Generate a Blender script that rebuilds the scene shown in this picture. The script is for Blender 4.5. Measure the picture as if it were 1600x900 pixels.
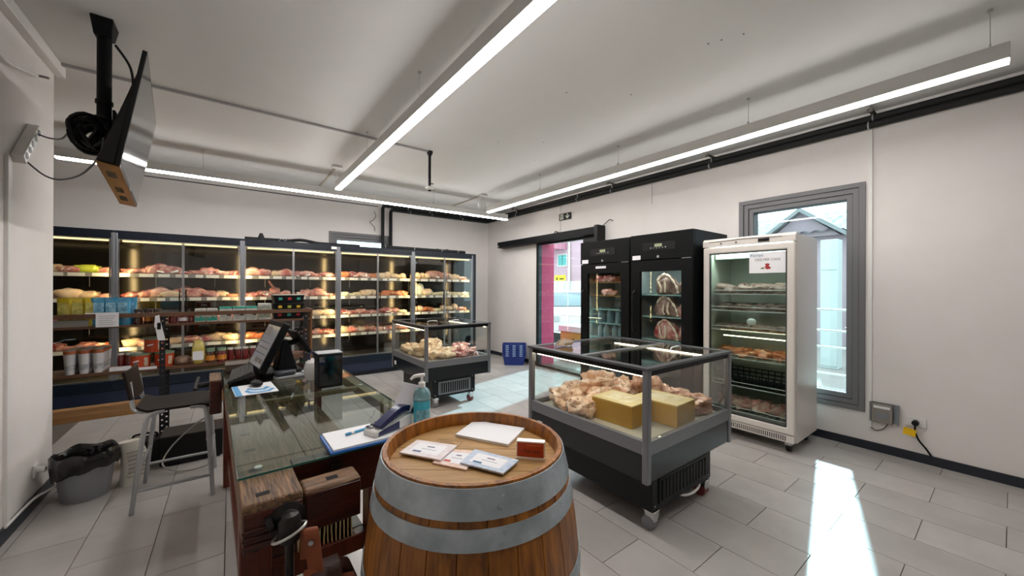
import bpy, bmesh, math, random
from mathutils import Vector, Matrix

for _o in list(bpy.data.objects): bpy.data.objects.remove(_o, do_unlink=True)
SC = bpy.context.scene
COL = SC.collection
PI = math.pi
rnd = random.Random(7)

# ------------------------------------------------------------------ camera
f_px = 586.5
cd = bpy.data.cameras.new('camera'); cam = bpy.data.objects.new('camera', cd); COL.objects.link(cam)
cd.sensor_fit = 'HORIZONTAL'; cd.sensor_width = 36.0; cd.lens = 36.0 * f_px / 1600.0
cd.clip_start = 0.02; cd.clip_end = 300
_y, _p, _r = math.radians(36.853), math.radians(.058), math.radians(.216)
F = Vector((math.sin(_y)*math.cos(_p), math.cos(_y)*math.cos(_p), math.sin(_p)))
Rv = Vector((math.cos(_y), -math.sin(_y), 0)); U = Rv.cross(F)
R2 = Rv*math.cos(_r) + U*math.sin(_r); U2 = -Rv*math.sin(_r) + U*math.cos(_r)
cam.matrix_world = Matrix(((R2.x, U2.x, -F.x, 0), (R2.y, U2.y, -F.y, 0), (R2.z, U2.z, -F.z, 1.45), (0, 0, 0, 1)))
SC.camera = cam

# ------------------------------------------------------------------ sky, sun, exposure
SC.view_settings.view_transform = 'Standard'; SC.view_settings.look = 'None'
SC.view_settings.gamma = 1.0; SC.view_settings.use_curve_mapping = False
SC.view_settings.exposure = 0.0
w = bpy.data.worlds.new('sky'); SC.world = w; w.use_nodes = True
wn = w.node_tree.nodes; bg = wn['Background']
bg.inputs['Color'].default_value = (0.82, 0.95, 1.0, 1); bg.inputs['Strength'].default_value = 3.2
sd = bpy.data.lights.new('sun', 'SUN'); sun = bpy.data.objects.new('sun', sd); COL.objects.link(sun)
sd.energy = 8.5; sd.angle = math.radians(2.0); sd.color = (0.60, 0.91, 1.0)
_el = math.radians(34); _h = Vector((-1, -.25, 0)).normalized()
sun.rotation_euler = Vector((_h.x*math.cos(_el), _h.y*math.cos(_el), -math.sin(_el))).to_track_quat('-Z', 'Y').to_euler()
sun.location = (12, 6, 8)
try:
    SC.cycles.transparent_max_bounces = 32; SC.cycles.max_bounces = 10; SC.cycles.use_denoising = True
    SC.cycles.caustics_reflective = False; SC.cycles.caustics_refractive = False; SC.cycles.sample_clamp_indirect = 6
except Exception: pass
LED_ROOM = 43.0; LED_CAB = 2.2; LED_COL = 50.0; LED_ISL = 26.0

# ------------------------------------------------------------------ materials
def C(h):
    h = h.lstrip('#'); v = [int(h[i:i+2], 16)/255 for i in (0, 2, 4)]
    return tuple(x/12.92 if x <= .04045 else ((x+.055)/1.055)**2.4 for x in v) + (1,)
MATS = {}
def mat(name, col=None, rough=.5, metal=0., var=0., scale=8., stretch=(1, 1, 1), col2=None, bump=0., bscale=None, spec=.5, coat=0., rnd_hue=0., emit=None, es=0., trans=0.):
    """principled material; var = strength of a noise blend towards col2, all in object space"""
    if name in MATS: return MATS[name]
    m = bpy.data.materials.new(name); m.use_nodes = True; MATS[name] = m
    nt = m.node_tree; N = nt.nodes; L = nt.links; b = N['Principled BSDF']
    c = C(col) if isinstance(col, str) else col
    b.inputs['Base Color'].default_value = c; b.inputs['Roughness'].default_value = rough; b.inputs['Metallic'].default_value = metal
    b.inputs['Specular IOR Level'].default_value = spec
    if coat: b.inputs['Coat Weight'].default_value = coat; b.inputs['Coat Roughness'].default_value = .12
    if trans: b.inputs['Transmission Weight'].default_value = trans
    if emit is not None:
        b.inputs['Emission Color'].default_value = C(emit) if isinstance(emit, str) else emit; b.inputs['Emission Strength'].default_value = es
    vec = None
    if var or bump:
        tc = N.new('ShaderNodeTexCoord'); oi = N.new('ShaderNodeObjectInfo'); mp = N.new('ShaderNodeMapping')
        ad = N.new('ShaderNodeVectorMath'); ad.operation = 'ADD'
        ml = N.new('ShaderNodeMath'); ml.operation = 'MULTIPLY'; ml.inputs[1].default_value = 37.0
        L.new(oi.outputs['Random'], ml.inputs[0]); L.new(tc.outputs['Object'], ad.inputs[0]); L.new(ml.outputs[0], ad.inputs[1])
        mp.inputs['Scale'].default_value = stretch; L.new(ad.outputs[0], mp.inputs['Vector']); vec = mp.outputs['Vector']
    if var:
        n = N.new('ShaderNodeTexNoise'); n.inputs['Scale'].default_value = scale; n.inputs['Detail'].default_value = 5; n.inputs['Roughness'].default_value = .6
        L.new(vec, n.inputs['Vector'])
        cr = N.new('ShaderNodeValToRGB'); cr.color_ramp.elements[0].position = .35; cr.color_ramp.elements[1].position = .68
        c2 = C(col2) if isinstance(col2, str) else (col2 or tuple(x*.6 for x in c[:3])+(1,))
        cr.color_ramp.elements[0].color = c
        cr.color_ramp.elements[1].color = tuple(c[i]*(1-var)+c2[i]*var for i in range(3))+(1,)
        L.new(n.outputs['Fac'], cr.inputs['Fac'])
        out = cr.outputs['Color']
        if rnd_hue:
            hs = N.new('ShaderNodeHueSaturation'); mr = N.new('ShaderNodeMapRange')
            mr.inputs['To Min'].default_value = 1-rnd_hue; mr.inputs['To Max'].default_value = 1+rnd_hue
            L.new(oi.outputs['Random'], mr.inputs['Value']); L.new(mr.outputs[0], hs.inputs['Value']); L.new(out, hs.inputs['Color']); out = hs.outputs['Color']
        L.new(out, b.inputs['Base Color'])
    if bump:
        n2 = N.new('ShaderNodeTexNoise'); n2.inputs['Scale'].default_value = bscale or scale*2; n2.inputs['Detail'].default_value = 4
        L.new(vec, n2.inputs['Vector'])
        bp = N.new('ShaderNodeBump'); bp.inputs['Strength'].default_value = bump; bp.inputs['Distance'].default_value = .01
        L.new(n2.outputs['Fac'], bp.inputs['Height']); L.new(bp.outputs['Normal'], b.inputs['Normal'])
    return m
def glass(name, tint=(1, 1, 1), ior=1.45, rough=0., boost=1.0):
    if name in MATS: return MATS[name]
    m = bpy.data.materials.new(name); m.use_nodes = True; MATS[name] = m
    nt = m.node_tree; N = nt.nodes; L = nt.links; N.remove(N['Principled BSDF']); out = N['Material Output']
    t = N.new('ShaderNodeBsdfTransparent'); t.inputs['Color'].default_value = tuple(tint)+(1,)
    g = N.new('ShaderNodeBsdfGlossy'); g.inputs['Roughness'].default_value = rough
    lw = N.new('ShaderNodeLayerWeight'); lw.inputs['Blend'].default_value = .5
    pw = N.new('ShaderNodeMath'); pw.operation = 'POWER'; pw.inputs[1].default_value = 4.0
    ma = N.new('ShaderNodeMath'); ma.operation = 'MULTIPLY_ADD'; ma.inputs[1].default_value = .9*boost; ma.inputs[2].default_value = .035*boost; ma.use_clamp = True
    mx = N.new('ShaderNodeMixShader')
    L.new(lw.outputs['Facing'], pw.inputs[0]); L.new(pw.outputs[0], ma.inputs[0]); L.new(ma.outputs[0], mx.inputs['Fac'])
    L.new(t.outputs[0], mx.inputs[1]); L.new(g.outputs[0], mx.inputs[2]); L.new(mx.outputs[0], out.inputs['Surface'])
    return m
def lamp_mat(name, col, s):
    if name in MATS: return MATS[name]
    m = bpy.data.materials.new(name); m.use_nodes = True; MATS[name] = m
    nt = m.node_tree; N = nt.nodes; N.remove(N['Principled BSDF'])
    e = N.new('ShaderNodeEmission'); e.inputs['Color'].default_value = tuple(col)+(1,); e.inputs['Strength'].default_value = s
    nt.links.new(e.outputs[0], N['Material Output'].inputs['Surface'])
    return m

# ------------------------------------------------------------------ mesh builder
class MB:
    def __init__(s): s.v = []; s.f = []
    def _add(s, vs, fs):
        o = len(s.v); s.v += [tuple(p) for p in vs]; s.f += [tuple(i+o for i in q) for q in fs]; return s
    def box(s, x0, x1, y0, y1, z0, z1):
        return s._add([(x0, y0, z0), (x1, y0, z0), (x1, y1, z0), (x0, y1, z0), (x0, y0, z1), (x1, y0, z1), (x1, y1, z1), (x0, y1, z1)],
                      [(3, 2, 1, 0), (4, 5, 6, 7), (0, 1, 5, 4), (1, 2, 6, 5), (2, 3, 7, 6), (3, 0, 4, 7)])
    def hexa(s, p): return s._add(p, [(3, 2, 1, 0), (4, 5, 6, 7), (0, 1, 5, 4), (1, 2, 6, 5), (2, 3, 7, 6), (3, 0, 4, 7)])
    def quad(s, a, b, c, d): return s._add([a, b, c, d], [(0, 1, 2, 3)])
    def prism(s, poly, a0, a1, axis='z'):
        n = len(poly)
        def P(p, a): return {'z': (p[0], p[1], a), 'y': (p[0], a, p[1]), 'x': (a, p[0], p[1])}[axis]
        return s._add([P(p, a0) for p in poly]+[P(p, a1) for p in poly],
                      [tuple(range(n-1, -1, -1)), tuple(range(n, 2*n))]+[(i, (i+1) % n, n+(i+1) % n, n+i) for i in range(n)])
    def cyl(s, p0, p1, r0, n=12, r1=None, cap=True): return s.tube([p0, p1], [r0, r0 if r1 is None else r1], n, cap)
    def tube(s, pts, r, n=8, cap=True, closed=False):
        pts = [Vector(p) for p in pts]; m = len(pts); rs = r if isinstance(r, (list, tuple)) else [r]*m
        vs = []; ref = None
        for i, p in enumerate(pts):
            if closed: t = pts[(i+1) % m]-pts[i-1]
            else: t = pts[min(i+1, m-1)]-pts[max(i-1, 0)]
            t.normalize()
            if ref is None: ref = Vector((0, 0, 1)) if abs(t.z) < .9 else Vector((1, 0, 0))
            a = ref-t*ref.dot(t)
            if a.length < 1e-6: a = t.orthogonal()
            a.normalize(); b = t.cross(a); ref = a
            for k in range(n):
                th = 2*PI*k/n; vs.append(p+(a*math.cos(th)+b*math.sin(th))*rs[i])
        fs = [(i*n+k, i*n+(k+1) % n, (i+1)*n+(k+1) % n, (i+1)*n+k) for i in range(m-1) for k in range(n)]
        if closed: fs += [((m-1)*n+k, (m-1)*n+(k+1) % n, (k+1) % n, k) for k in range(n)]
        elif cap: fs += [tuple(range(n-1, -1, -1)), tuple((m-1)*n+k for k in range(n))]
        return s._add(vs, fs)
    def lathe(s, prof, n=24, c=(0, 0, 0), sx=1, sy=1):
        vs = []; fs = []; m = len(prof)
        for r, z in prof:
            for k in range(n):
                th = 2*PI*k/n; vs.append((c[0]+sx*max(r, 1e-4)*math.cos(th), c[1]+sy*max(r, 1e-4)*math.sin(th), c[2]+z))
        for i in range(m-1):
            for k in range(n): fs.append((i*n+k, i*n+(k+1) % n, (i+1)*n+(k+1) % n, (i+1)*n+k))
        if prof[0][0] > 0: fs.append(tuple(range(n-1, -1, -1)))
        if prof[-1][0] > 0 and prof[-1] != prof[0]: fs.append(tuple((m-1)*n+k for k in range(n)))
        return s._add(vs, fs)
    def frame(s, a0, a1, b0, b1, c0, c1, t, axis='y'):
        """rectangular frame; a = horizontal range, b = vertical range, c = depth range along axis, t = bar width"""
        o = [(a0, b0), (a1, b0), (a1, b1), (a0, b1)]; i_ = [(a0+t, b0+t), (a1-t, b0+t), (a1-t, b1-t), (a0+t, b1-t)]
        def P(p, c): return {'y': (p[0], c, p[1]), 'x': (c, p[0], p[1]), 'z': (p[0], p[1], c)}[axis]
        vs = [P(p, c) for c in (c0, c1) for p in o+i_]; fs = []
        for k in range(4):
            j = (k+1) % 4
            fs += [(k, j, 4+j, 4+k), (8+k, 12+k, 12+j, 8+j), (k, 8+k, 8+j, j), (4+k, 4+j, 12+j, 12+k)]
        return s._add(vs, fs)
    def xf(s, M): s.v = [tuple(M @ Vector(p)) for p in s.v]; return s
    def fn(s, g): s.v = [tuple(g(*p)) for p in s.v]; return s
    def mesh(s, name, m=None, smooth=True, ang=35, fix=True):
        me = bpy.data.meshes.new(name); me.from_pydata(s.v, [], s.f)
        if fix:
            bm = bmesh.new(); bm.from_mesh(me); bmesh.ops.recalc_face_normals(bm, faces=bm.faces); bm.to_mesh(me); bm.free()
        if smooth:
            me.shade_smooth(); me.set_sharp_from_angle(angle=math.radians(ang))
        if m: me.materials.append(m)
        return me
    def build(s, name, m, parent=None, loc=None, rot=None, smooth=True, ang=35, bevel=0, seg=2):
        o = bpy.data.objects.new(name, s.mesh(name, m, smooth, ang)); COL.objects.link(o)
        return fin(o, parent, loc, rot, bevel, seg)
def fin(o, parent=None, loc=None, rot=None, bevel=0, seg=2):
    if parent: o.parent = parent
    if loc: o.location = loc
    if rot: o.rotation_euler = rot
    if bevel:
        b = o.modifiers.new('bevel', 'BEVEL'); b.width = bevel; b.segments = seg; b.limit_method = 'ANGLE'; b.angle_limit = math.radians(40)
    return o
def inst(name, me, parent=None, loc=None, rot=None, scale=None):
    o = bpy.data.objects.new(name, me); COL.objects.link(o); fin(o, parent, loc, rot)
    if scale: o.scale = scale
    return o
def box(name, m, parent, x0, x1, y0, y1, z0, z1, bevel=0, **k): return MB().box(x0, x1, y0, y1, z0, z1).build(name, m, parent, bevel=bevel, **k)
def tag(o, label, cat, group=None, kind=None):
    o['label'] = label; o['category'] = cat
    if group: o['group'] = group
    if kind: o['kind'] = kind
    return o
def thing(name, label, cat, loc=(0, 0, 0), rz=0, group=None):
    o = bpy.data.objects.new(name, None); COL.objects.link(o); o.location = loc; o.rotation_euler = (0, 0, rz); o.empty_display_size = .05
    return tag(o, label, cat, group)
def struct(o): o['kind'] = 'structure'; return o
def copy_tree(o, parent=None):
    c = o.copy(); COL.objects.link(c); c.parent = parent
    for ch in list(o.children): copy_tree(ch, c)
    return c
def text(name, s, size, m, parent, loc, rot, align='CENTER', ext=0.0004, sx=1.0):
    cu = bpy.data.curves.new(name, 'FONT'); cu.body = s; cu.size = size; cu.align_x = align; cu.align_y = 'CENTER'; cu.extrude = ext
    tmp = bpy.data.objects.new(name, cu); me = bpy.data.meshes.new_from_object(tmp); bpy.data.objects.remove(tmp); me.name = name; me.materials.clear(); me.materials.append(m)
    o = bpy.data.objects.new(name, me); COL.objects.link(o); o.parent = parent; o.location = loc; o.rotation_euler = rot; o.scale = (sx, 1, 1)
    return o
def arc(c, r, a0, a1, n, plane='xz'):
    out = []
    for i in range(n+1):
        a = a0+(a1-a0)*i/n; u, v = r*math.cos(a), r*math.sin(a)
        out.append((c[0]+u, c[1], c[2]+v) if plane == 'xz' else (c[0]+u, c[1]+v, c[2]) if plane == 'xy' else (c[0], c[1]+u, c[2]+v))
    return out
def rrect(x0, x1, y0, y1, r, n=4):
    p = []
    for cx, cy, a in ((x1-r, y1-r, 0), (x0+r, y1-r, 90), (x0+r, y0+r, 180), (x1-r, y0+r, 270)):
        for i in range(n+1):
            t = math.radians(a+90*i/n); p.append((cx+r*math.cos(t), cy+r*math.sin(t)))
    return p
def spline(pts, k=6):
    P = [Vector(p) for p in pts]; out = []
    for i in range(len(P)-1):
        a, b, c, d = P[max(i-1, 0)], P[i], P[i+1], P[min(i+2, len(P)-1)]
        for j in range(k):
            t = j/k; out.append(.5*((2*b)+(c-a)*t+(2*a-5*b+4*c-d)*t*t+(3*b-a-3*c+d)*t**3))
    out.append(P[-1]); return out
def lump(seed, sx, sy, sz, nu=14, nv=8, amp=.16, sq=.75, flat=.12):
    """rounded irregular body standing on z=0"""
    r = random.Random(seed); ph = [(r.uniform(0, 6.3), r.uniform(0, 6.3), r.choice((1, 2, 3)), r.choice((1, 2, 3, 4)), r.uniform(.3, 1)) for _ in range(5)]
    vs = []; fs = []
    def sp(v, e): return math.copysign(abs(v)**e, v)
    for i in range(nv+1):
        t = -PI/2+PI*i/nv
        for k in range(nu):
            p = 2*PI*k/nu
            d = 1+amp*sum(q[4]*math.sin(q[2]*t*1.5+q[0])*math.sin(q[3]*p+q[1]) for q in ph)/2
            x = sp(math.cos(t), sq)*sp(math.cos(p), sq)*d; y = sp(math.cos(t), sq)*sp(math.sin(p), sq)*d; z = sp(math.sin(t), sq)*d
            vs.append((x*sx/2, y*sy/2, max(z, -1+flat)*sz/2+sz/2*(1-flat)))
    for i in range(nv):
        for k in range(nu): fs.append((i*nu+k, i*nu+(k+1) % nu, (i+1)*nu+(k+1) % nu, (i+1)*nu+k))
    b = MB(); b._add(vs, fs); return b
from mathutils import noise as _nz
def crinkle(b, amp, freq, seed=0, fz=1.0):
    """push vertices in and out with layered noise so wrapped meat looks creased"""
    n = len(b.v); c = Vector((sum(p[0] for p in b.v)/n, sum(p[1] for p in b.v)/n, sum(p[2] for p in b.v)/n)); out = []
    for p in b.v:
        q = Vector(p); d = (q-c); d.normalize(); s = Vector((seed*3.1, seed*1.7, 0))
        h = _nz.noise(q*freq+s)+.6*abs(_nz.noise(q*freq*2.1+s))+.35*_nz.noise(q*freq*4.3+s)
        q = q+d*amp*h; out.append((q.x, q.y, max(q.z, 0) if p[2] <= .004 else max(q.z, .001)))
    b.v = out; return b
def left_to_right(pts):
    """rank of each point from left to right as seen in the picture"""
    key = [(Vector(p)-Vector((0, 0, 1.45))).dot(R2)/(Vector(p)-Vector((0, 0, 1.45))).dot(F) for p in pts]
    order = sorted(range(len(pts)), key=lambda i: key[i]); return {i: r for r, i in enumerate(order)}
POS = ('leftmost', 'second from left', 'third from left', 'fourth from left', 'fifth from left', 'sixth from left', 'seventh from left', 'eighth from left', 'ninth from left', 'tenth from left')
# ------------------------------------------------------------------ shared materials
m_wall = mat('wall paint', '#e9e4e1', .75, var=.5, scale=3, col2='#e2dcd8', bump=.05, bscale=120)
m_ceil = mat('ceiling paint', '#dddcda', .85, var=.5, scale=1.5, col2='#d6d5d3')
m_tile = mat('grey floor tile', '#b6b1ae', .27, var=.7, scale=2.2, col2='#a39e9b', bump=.04, bscale=60, rnd_hue=.05, spec=.55)
m_grout = mat('grout', '#5a544e', .8)
m_skirt = mat('dark skirting', '#1c222c', .4)
m_frame = mat('grey window frame', '#6f6e70', .45)
m_frame2 = mat('dark joint', '#3a3a3d', .5)
m_black = mat('black plastic', '#070708', .45, spec=.3)
m_blackm = mat('black satin metal', '#030406', .5, spec=.18)
m_blacki = mat('black pipe insulation', '#0f1011', .75)
m_white = mat('white plastic', '#e6e4e0', .4)
m_whitem = mat('white lacquer', '#dcd9d4', .35)
m_greym = mat('grey aluminium', '#8b8d92', .38, metal=.6)
m_silver = mat('silver metal', '#b9bbbd', .28, metal=.9)
m_chrome = mat('chrome', '#d0d0d0', .15, metal=1)
m_paper = mat('white paper', '#eeedf0', .7)
m_glass = glass('clear glass', (.97, .99, .98))
m_glassw = glass('window glass', (.93, .98, .98))
m_glassg = glass('green tinted glass', (.86, .93, .91), boost=1.0)
m_glassedge = mat('green glass edge', '#1f5a52', .15, spec=.6)
m_led = lamp_mat('white room tube', (1, .968, .94), LED_ROOM)
m_ledw = lamp_mat('warm cabinet tube', (1, .74, .36), LED_CAB)
m_ledc = lamp_mat('warm post tube', (1, .72, .32), LED_COL)
m_ledi = lamp_mat('warm island tube', (1, .83, .58), LED_ISL)
m_leds = lamp_mat('cool fridge tube', (.9, 1, .95), 22.0)

XR, YB, XL, ZC = 4.65, 7.12, -1.03, 3.06
# ------------------------------------------------------------------ floor
fl = struct(box('floor', m_grout, None, -3.6, 4.95, -2.6, 7.42, -.12, -.006))
tm = MB().box(-.158, .158, -.318, .318, -.006, 0).mesh('tile', m_tile, smooth=False)
ntile = 0
for k in range(-15, 4):
    xa, xb = 3.5+.32*k, 3.5+.32*(k+1); xb = min(xb, XR)
    if xa < -1.7: continue
    y = .34+(.32 if k % 2 == 0 else 0)-.64*3
    while y < YB:
        ya, yb = max(y, -1.2), min(y+.64, YB); y += .64
        if yb < -.5 or yb-ya < .02: continue
        if xb < XL+.02 and yb < 4.4: continue
        o = inst('tile', tm, fl, ((xa+xb)/2, (ya+yb)/2, 0)); o.scale = ((xb-xa)/.32, (yb-ya)/.64, 1); ntile += 1
# ------------------------------------------------------------------ walls
wr = MB()
for y0, y1, z0, z1 in ((-2.6, .86, 0, ZC), (.86, 1.82, 0, .385), (.86, 1.82, 2.39, ZC), (1.82, 4.2, 0, ZC), (4.2, 5.4, 2.3, ZC), (5.4, 7.42, 0, ZC)):
    wr.box(XR, 4.95, y0, y1, z0, z1)
struct(wr.build('wall_right', m_wall, smooth=False))
wb = MB()
for x0, x1, z0, z1 in ((-3.6, 1.44, 0, ZC), (1.44, 2.36, 0, 1.4), (1.44, 2.36, 2.36, ZC), (2.36, XR, 0, ZC)):
    wb.box(x0, x1, YB, 7.42, z0, z1)
struct(wb.build('wall_back', m_wall, smooth=False))
struct(box('wall_left', m_wall, None, -1.18, XL, -2.6, 4.17, 0, ZC))
struct(box('wall_side', m_wall, None, -3.75, -3.6, -2.6, 7.42, 0, ZC))
struct(box('wall_front', m_wall, None, -3.6, 4.95, -2.75, -2.6, 0, ZC))
struct(box('ceiling', m_ceil, None, -3.75, 4.95, -2.75, 7.42, ZC, 3.2))
for nm, a in (('baseboard_right', (4.638, XR-.0005, -2.6, 4.15, 0, .075)), ('baseboard_right', (4.638, XR-.0005, 5.38, 7.1, 0, .075)), ('baseboard_left', (XL+.0005, XL+.012, -2.6, 4.17, 0, .085)), ('baseboard_back', (3.95, 4.638, 7.105, YB-.0005, 0, .075))):
    struct(box(nm, m_skirt, None, *a))
# ceiling crack line trunking and wall trunking
struct(box('trim_1', m_white, None, XL+.0005, XL+.05, -2.6, 4.2, ZC-.075, ZC-.002, bevel=.004))
t2 = struct(box('trim_2', mat('grey trunking', '#9a9895', .6), None, XL+.05, 1.86, 4.1, 4.125, ZC-.018, ZC-.0005))
struct(box('trim_3', m_white, None, 4.632, XR-.0005, .762, .79, .21, 2.9))
struct(box('trim_3', m_white, None, 4.634, XR-.0005, 2.985, 3.005, 2.62, 2.92))
struct(box('trim_3', m_white, None, 4.634, XR-.0005, 4.775, 4.79, 2.41, 2.92))
struct(box('trim_4', m_white, None, XL+.0005, XL+.016, 3.43, 3.475, .09, 2.2))
struct(box('trim_5', m_frame2, None, -1.0, 2.2, YB-.012, YB-.0005, 2.962, 2.975))
# ------------------------------------------------------------------ windows
def window(n, axis, a0, a1, z0, z1, wall, sgn):
    """stepped frame; sgn = direction from the wall face into the wall"""
    e = bpy.data.objects.new('window_%d' % n, None); COL.objects.link(e); struct(e)
    for i, (front, back) in enumerate(((-.018, .055), (-.004, .10), (.012, .14))):
        t = .046*i
        c = sorted((wall+sgn*front, wall+sgn*back))
        MB().frame(a0+t, a1-t, z0+t, z1-t, c[0], c[1], .043, axis).build('frame', m_frame, e, smooth=False, bevel=.002)
        c = sorted((wall+sgn*(front+.006), wall+sgn*back))
        MB().frame(a0+t+.043, a1-t-.043, z0+t+.043, z1-t-.043, c[0], c[1], .003, axis).build('frame_joint', m_frame2, e, smooth=False)
    t = .138; g = MB(); c = sorted((wall+sgn*.085, wall+sgn*.091))
    if axis == 'x': g.box(c[0], c[1], a0+t, a1-t, z0+t, z1-t)
    else: g.box(a0+t, a1-t, c[0], c[1], z0+t, z1-t)
    g.build('pane', m_glassw, e, smooth=False)
    return e
window(1, 'x', .808, 1.873, .334, 2.44, XR, 1)
window(2, 'y', 1.36, 2.44, 1.3, 2.435, YB, 1)
# ------------------------------------------------------------------ sliding entrance door
d1 = bpy.data.objects.new('door_1', None); COL.objects.link(d1); struct(d1)
MB().frame(4.16, 5.36, .01, 2.29, 4.585, 4.625, .035, 'x').build('door_frame', m_black, d1, smooth=False)
box('pane', m_glassw, d1, 4.601, 4.609, 4.195, 5.325, .045, 2.255)
box('header', m_blackm, d1, 4.47, XR-.001, 3.86, 6.48, 2.29, 2.408, bevel=.006)
box('header_end_box', m_black, d1, 4.46, XR-.001, 3.79, 3.86, 2.15, 2.43, bevel=.008)
box('guide_track', m_black, d1, 4.56, XR-.001, 3.86, 4.16, 2.2, 2.29)
MB().cyl((4.469, 6.44, 2.32), (4.465, 6.44, 2.32), .013, 10).build('screw_cap', m_white, d1)
MB().tube(spline([(4.6, 3.8, 2.43), (4.61, 3.74, 2.47), (4.61, 3.68, 2.5), (4.63, 3.63, 2.48)]), .006, 6).build('cable', m_black, d1)
MB().tube(spline([(4.62, 4.78, 2.41), (4.6, 4.8, 2.44), (4.6, 4.86, 2.46), (4.62, 4.9, 2.44)]), .01, 6).build('cable_plug', m_black, d1)
box('lining', mat('dark teal lining', '#17303d', .4), d1, 4.651, 4.742, 5.383, 5.3995, 0, 2.3)
box('red_lining', mat('raspberry lining', '#b9476b', .7), d1, 4.7425, 4.952, 5.383, 5.3995, 0, 2.3)
# ------------------------------------------------------------------ outside
m_pave = mat('outside paving', '#8f8d89', .8, var=.4, scale=1)
m_render = mat('pale render', '#a2959c', .85, var=.3, scale=1)
struct(box('ground_outside', m_pave, None, 4.95, 40, -25, 40, -.2, -.02))
hs = thing('tiled_house', 'pale rendered house with tiled roof and gable seen through the tall window', 'house', (13, 3.5, 0))
box('wall', m_render, hs, 0, 3, -9, 2.3, -.1, 3.1)
m_roof = mat('grey roof tiles', '#8d9496', .8, var=.6, scale=3, col2='#6f7679')
rb = MB(); nx, ny = 26, 150
for i in range(nx+1):
    for j in range(ny+1):
        x = -.35+3.35*i/nx; yy = -9.2+11.7*j/ny
        rb.v.append((x, yy, 3.0+(x+.35)*.30+.035*math.cos(yy*2*PI/.28)+.025*((x*6.6) % 1)))
rb.f += [(i*(ny+1)+j, (i+1)*(ny+1)+j, (i+1)*(ny+1)+j+1, i*(ny+1)+j+1) for i in range(nx) for j in range(ny)]
rb.build('roof', m_roof, hs)
g = MB().prism([(-.78, 2.9), (.85, 2.9), (.06, 3.6)], -.22, 2.6, 'x'); g.build('gable_wall', m_render, hs)
MB().prism([(-.95, 2.95), (.06, 3.72), (1.05, 2.92), (1.05, 2.82), (.06, 3.6), (-.95, 2.84)], -.42, 2.9, 'x').build('gable_roof', m_roof, hs)
MB().frame(-1.75, -1.15, 1.5, 2.3, -.03, .02, .06, 'x').build('window_frame', m_white, hs)
uc = thing('outdoor_cabinet', 'tall white cupboard standing outside beyond the tall window', 'cabinet', (8.9, 2.05, -.02))
box('body', mat('white outdoor lacquer', '#b3bfbe', .5), uc, 0, .3, -.13, .13, 0, 2.4, bevel=.01)
for z0, z1 in ((.05, 1.82), (1.84, 2.37)): box('door', MATS['white outdoor lacquer'], uc, -.015, 0, -.12, .12, z0, z1, bevel=.004)
rl = thing('window_railing', 'white horizontal bar railing outside the tall window', 'railing', (5.25, 1.3, -.02))
for z in (.55, .84, 1.02, 1.25): MB().cyl((0, -1.2, z), (0, 1.2, z), .012, 8).build('bar', m_whitem, rl)
for y in (-1.2, 0.42, 1.2): MB().cyl((0, y, 0), (0, y, 1.28), .016, 8).build('post', m_whitem, rl)
pb = thing('pink_building', 'pink building with teal shuttered window seen through the glass entrance door', 'building', (11, 11, 0))
box('wall', mat('pink render', '#c3a6b1', .85), pb, 0, 5, -2, 9, -.1, 4.3)
box('balcony', mat('rose render', '#cf93a6', .85), pb, -.7, 0, -.05, 9, 3.05, 3.9)
wdw = MB().frame(-.11, .46, 2.36, 2.88, -.04, .01, .04, 'x').build('window', m_whitem, pb)
for y0, y1 in ((-.06, .16), (.19, .41)): box('shutter', mat('teal shutter', '#5fb3ae', .6), wdw, -.03, -.005, y0, y1, 2.41, 2.83)
MB().cyl((-.06, -.25, 0), (-.06, -.25, 4.2), .05, 8).build('downpipe', m_whitem, pb)
box('lower_band', mat('white render', '#e3e2e0', .85), pb, -.03, 0, -2, 4, .9, 1.75)
rp = tag(box('red_pillar', mat('raspberry render', '#b9476b', .7), None, 4.955, 5.06, 5.384, 6.1, -.02, 3.4), 'raspberry red pillar standing just outside the glass door', 'pillar')
sg = thing('yellow_sign', 'small yellow sign on posts beyond the glass entrance door', 'sign', (10.4, 10.73, -.02))
box('panel', mat('yellow paint', '#e6d21f', .5), sg, 0, .03, -.3, .3, 1.78, 2.0)
for y in (-.2, .2): MB().cyl((.05, y, 0), (.05, y, 1.9), .02, 8).build('post', m_silver, sg)
box('lettering_bar', m_black, sg, -.004, 0, -.22, .02, 1.83, 1.88)
MB().prism([(.1, 1.82), (.22, 1.82), (.16, 1.95)], -.004, 0, 'x').build('warning_triangle', m_black, sg)
# parked car
ca = thing('parked_car', 'white car parked outside beyond the entrance door', 'car', (8.2, 8.6, -.02), math.radians(62))
prof = [(-2.0, .35), (-1.98, .8), (-1.2, .95), (-.55, 1.38), (.75, 1.42), (1.35, .98), (1.95, .85), (2.02, .4), (1.7, .3), (-1.7, .3)]
b = MB().prism(prof, -.8, .8, 'y'); b.fn(lambda x, y, z: (x, y*(1 if z < 1.0 else .78), z)); b.build('body', m_whitem, ca, bevel=.04)
MB().hexa([(-1.2, -.66, .98), (-1.17, -.66, .99), (-1.17, .66, .99), (-1.2, .66, .98), (-.64, -.58, 1.36), (-.6, -.58, 1.36), (-.6, .58, 1.36), (-.64, .58, 1.36)]).build('windscreen', mat('car glass', '#6f8288', .1), ca)
for s in (-1, 1):
    MB().prism([(-.95, 1.02), (-.5, 1.33), (.65, 1.36), (1.1, 1.02)], s*.70, s*.74, 'y').build('side_window', MATS['car glass'], ca)
    for x in (-1.3, 1.25): MB().cyl((x, s*.7, .31), (x, s*.82, .31), .31, 20).build('wheel', m_black, ca)
    box('headlight', m_silver, ca, -2.01, -1.95, s*.62-.14, s*.62+.14, .62, .76)
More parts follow.
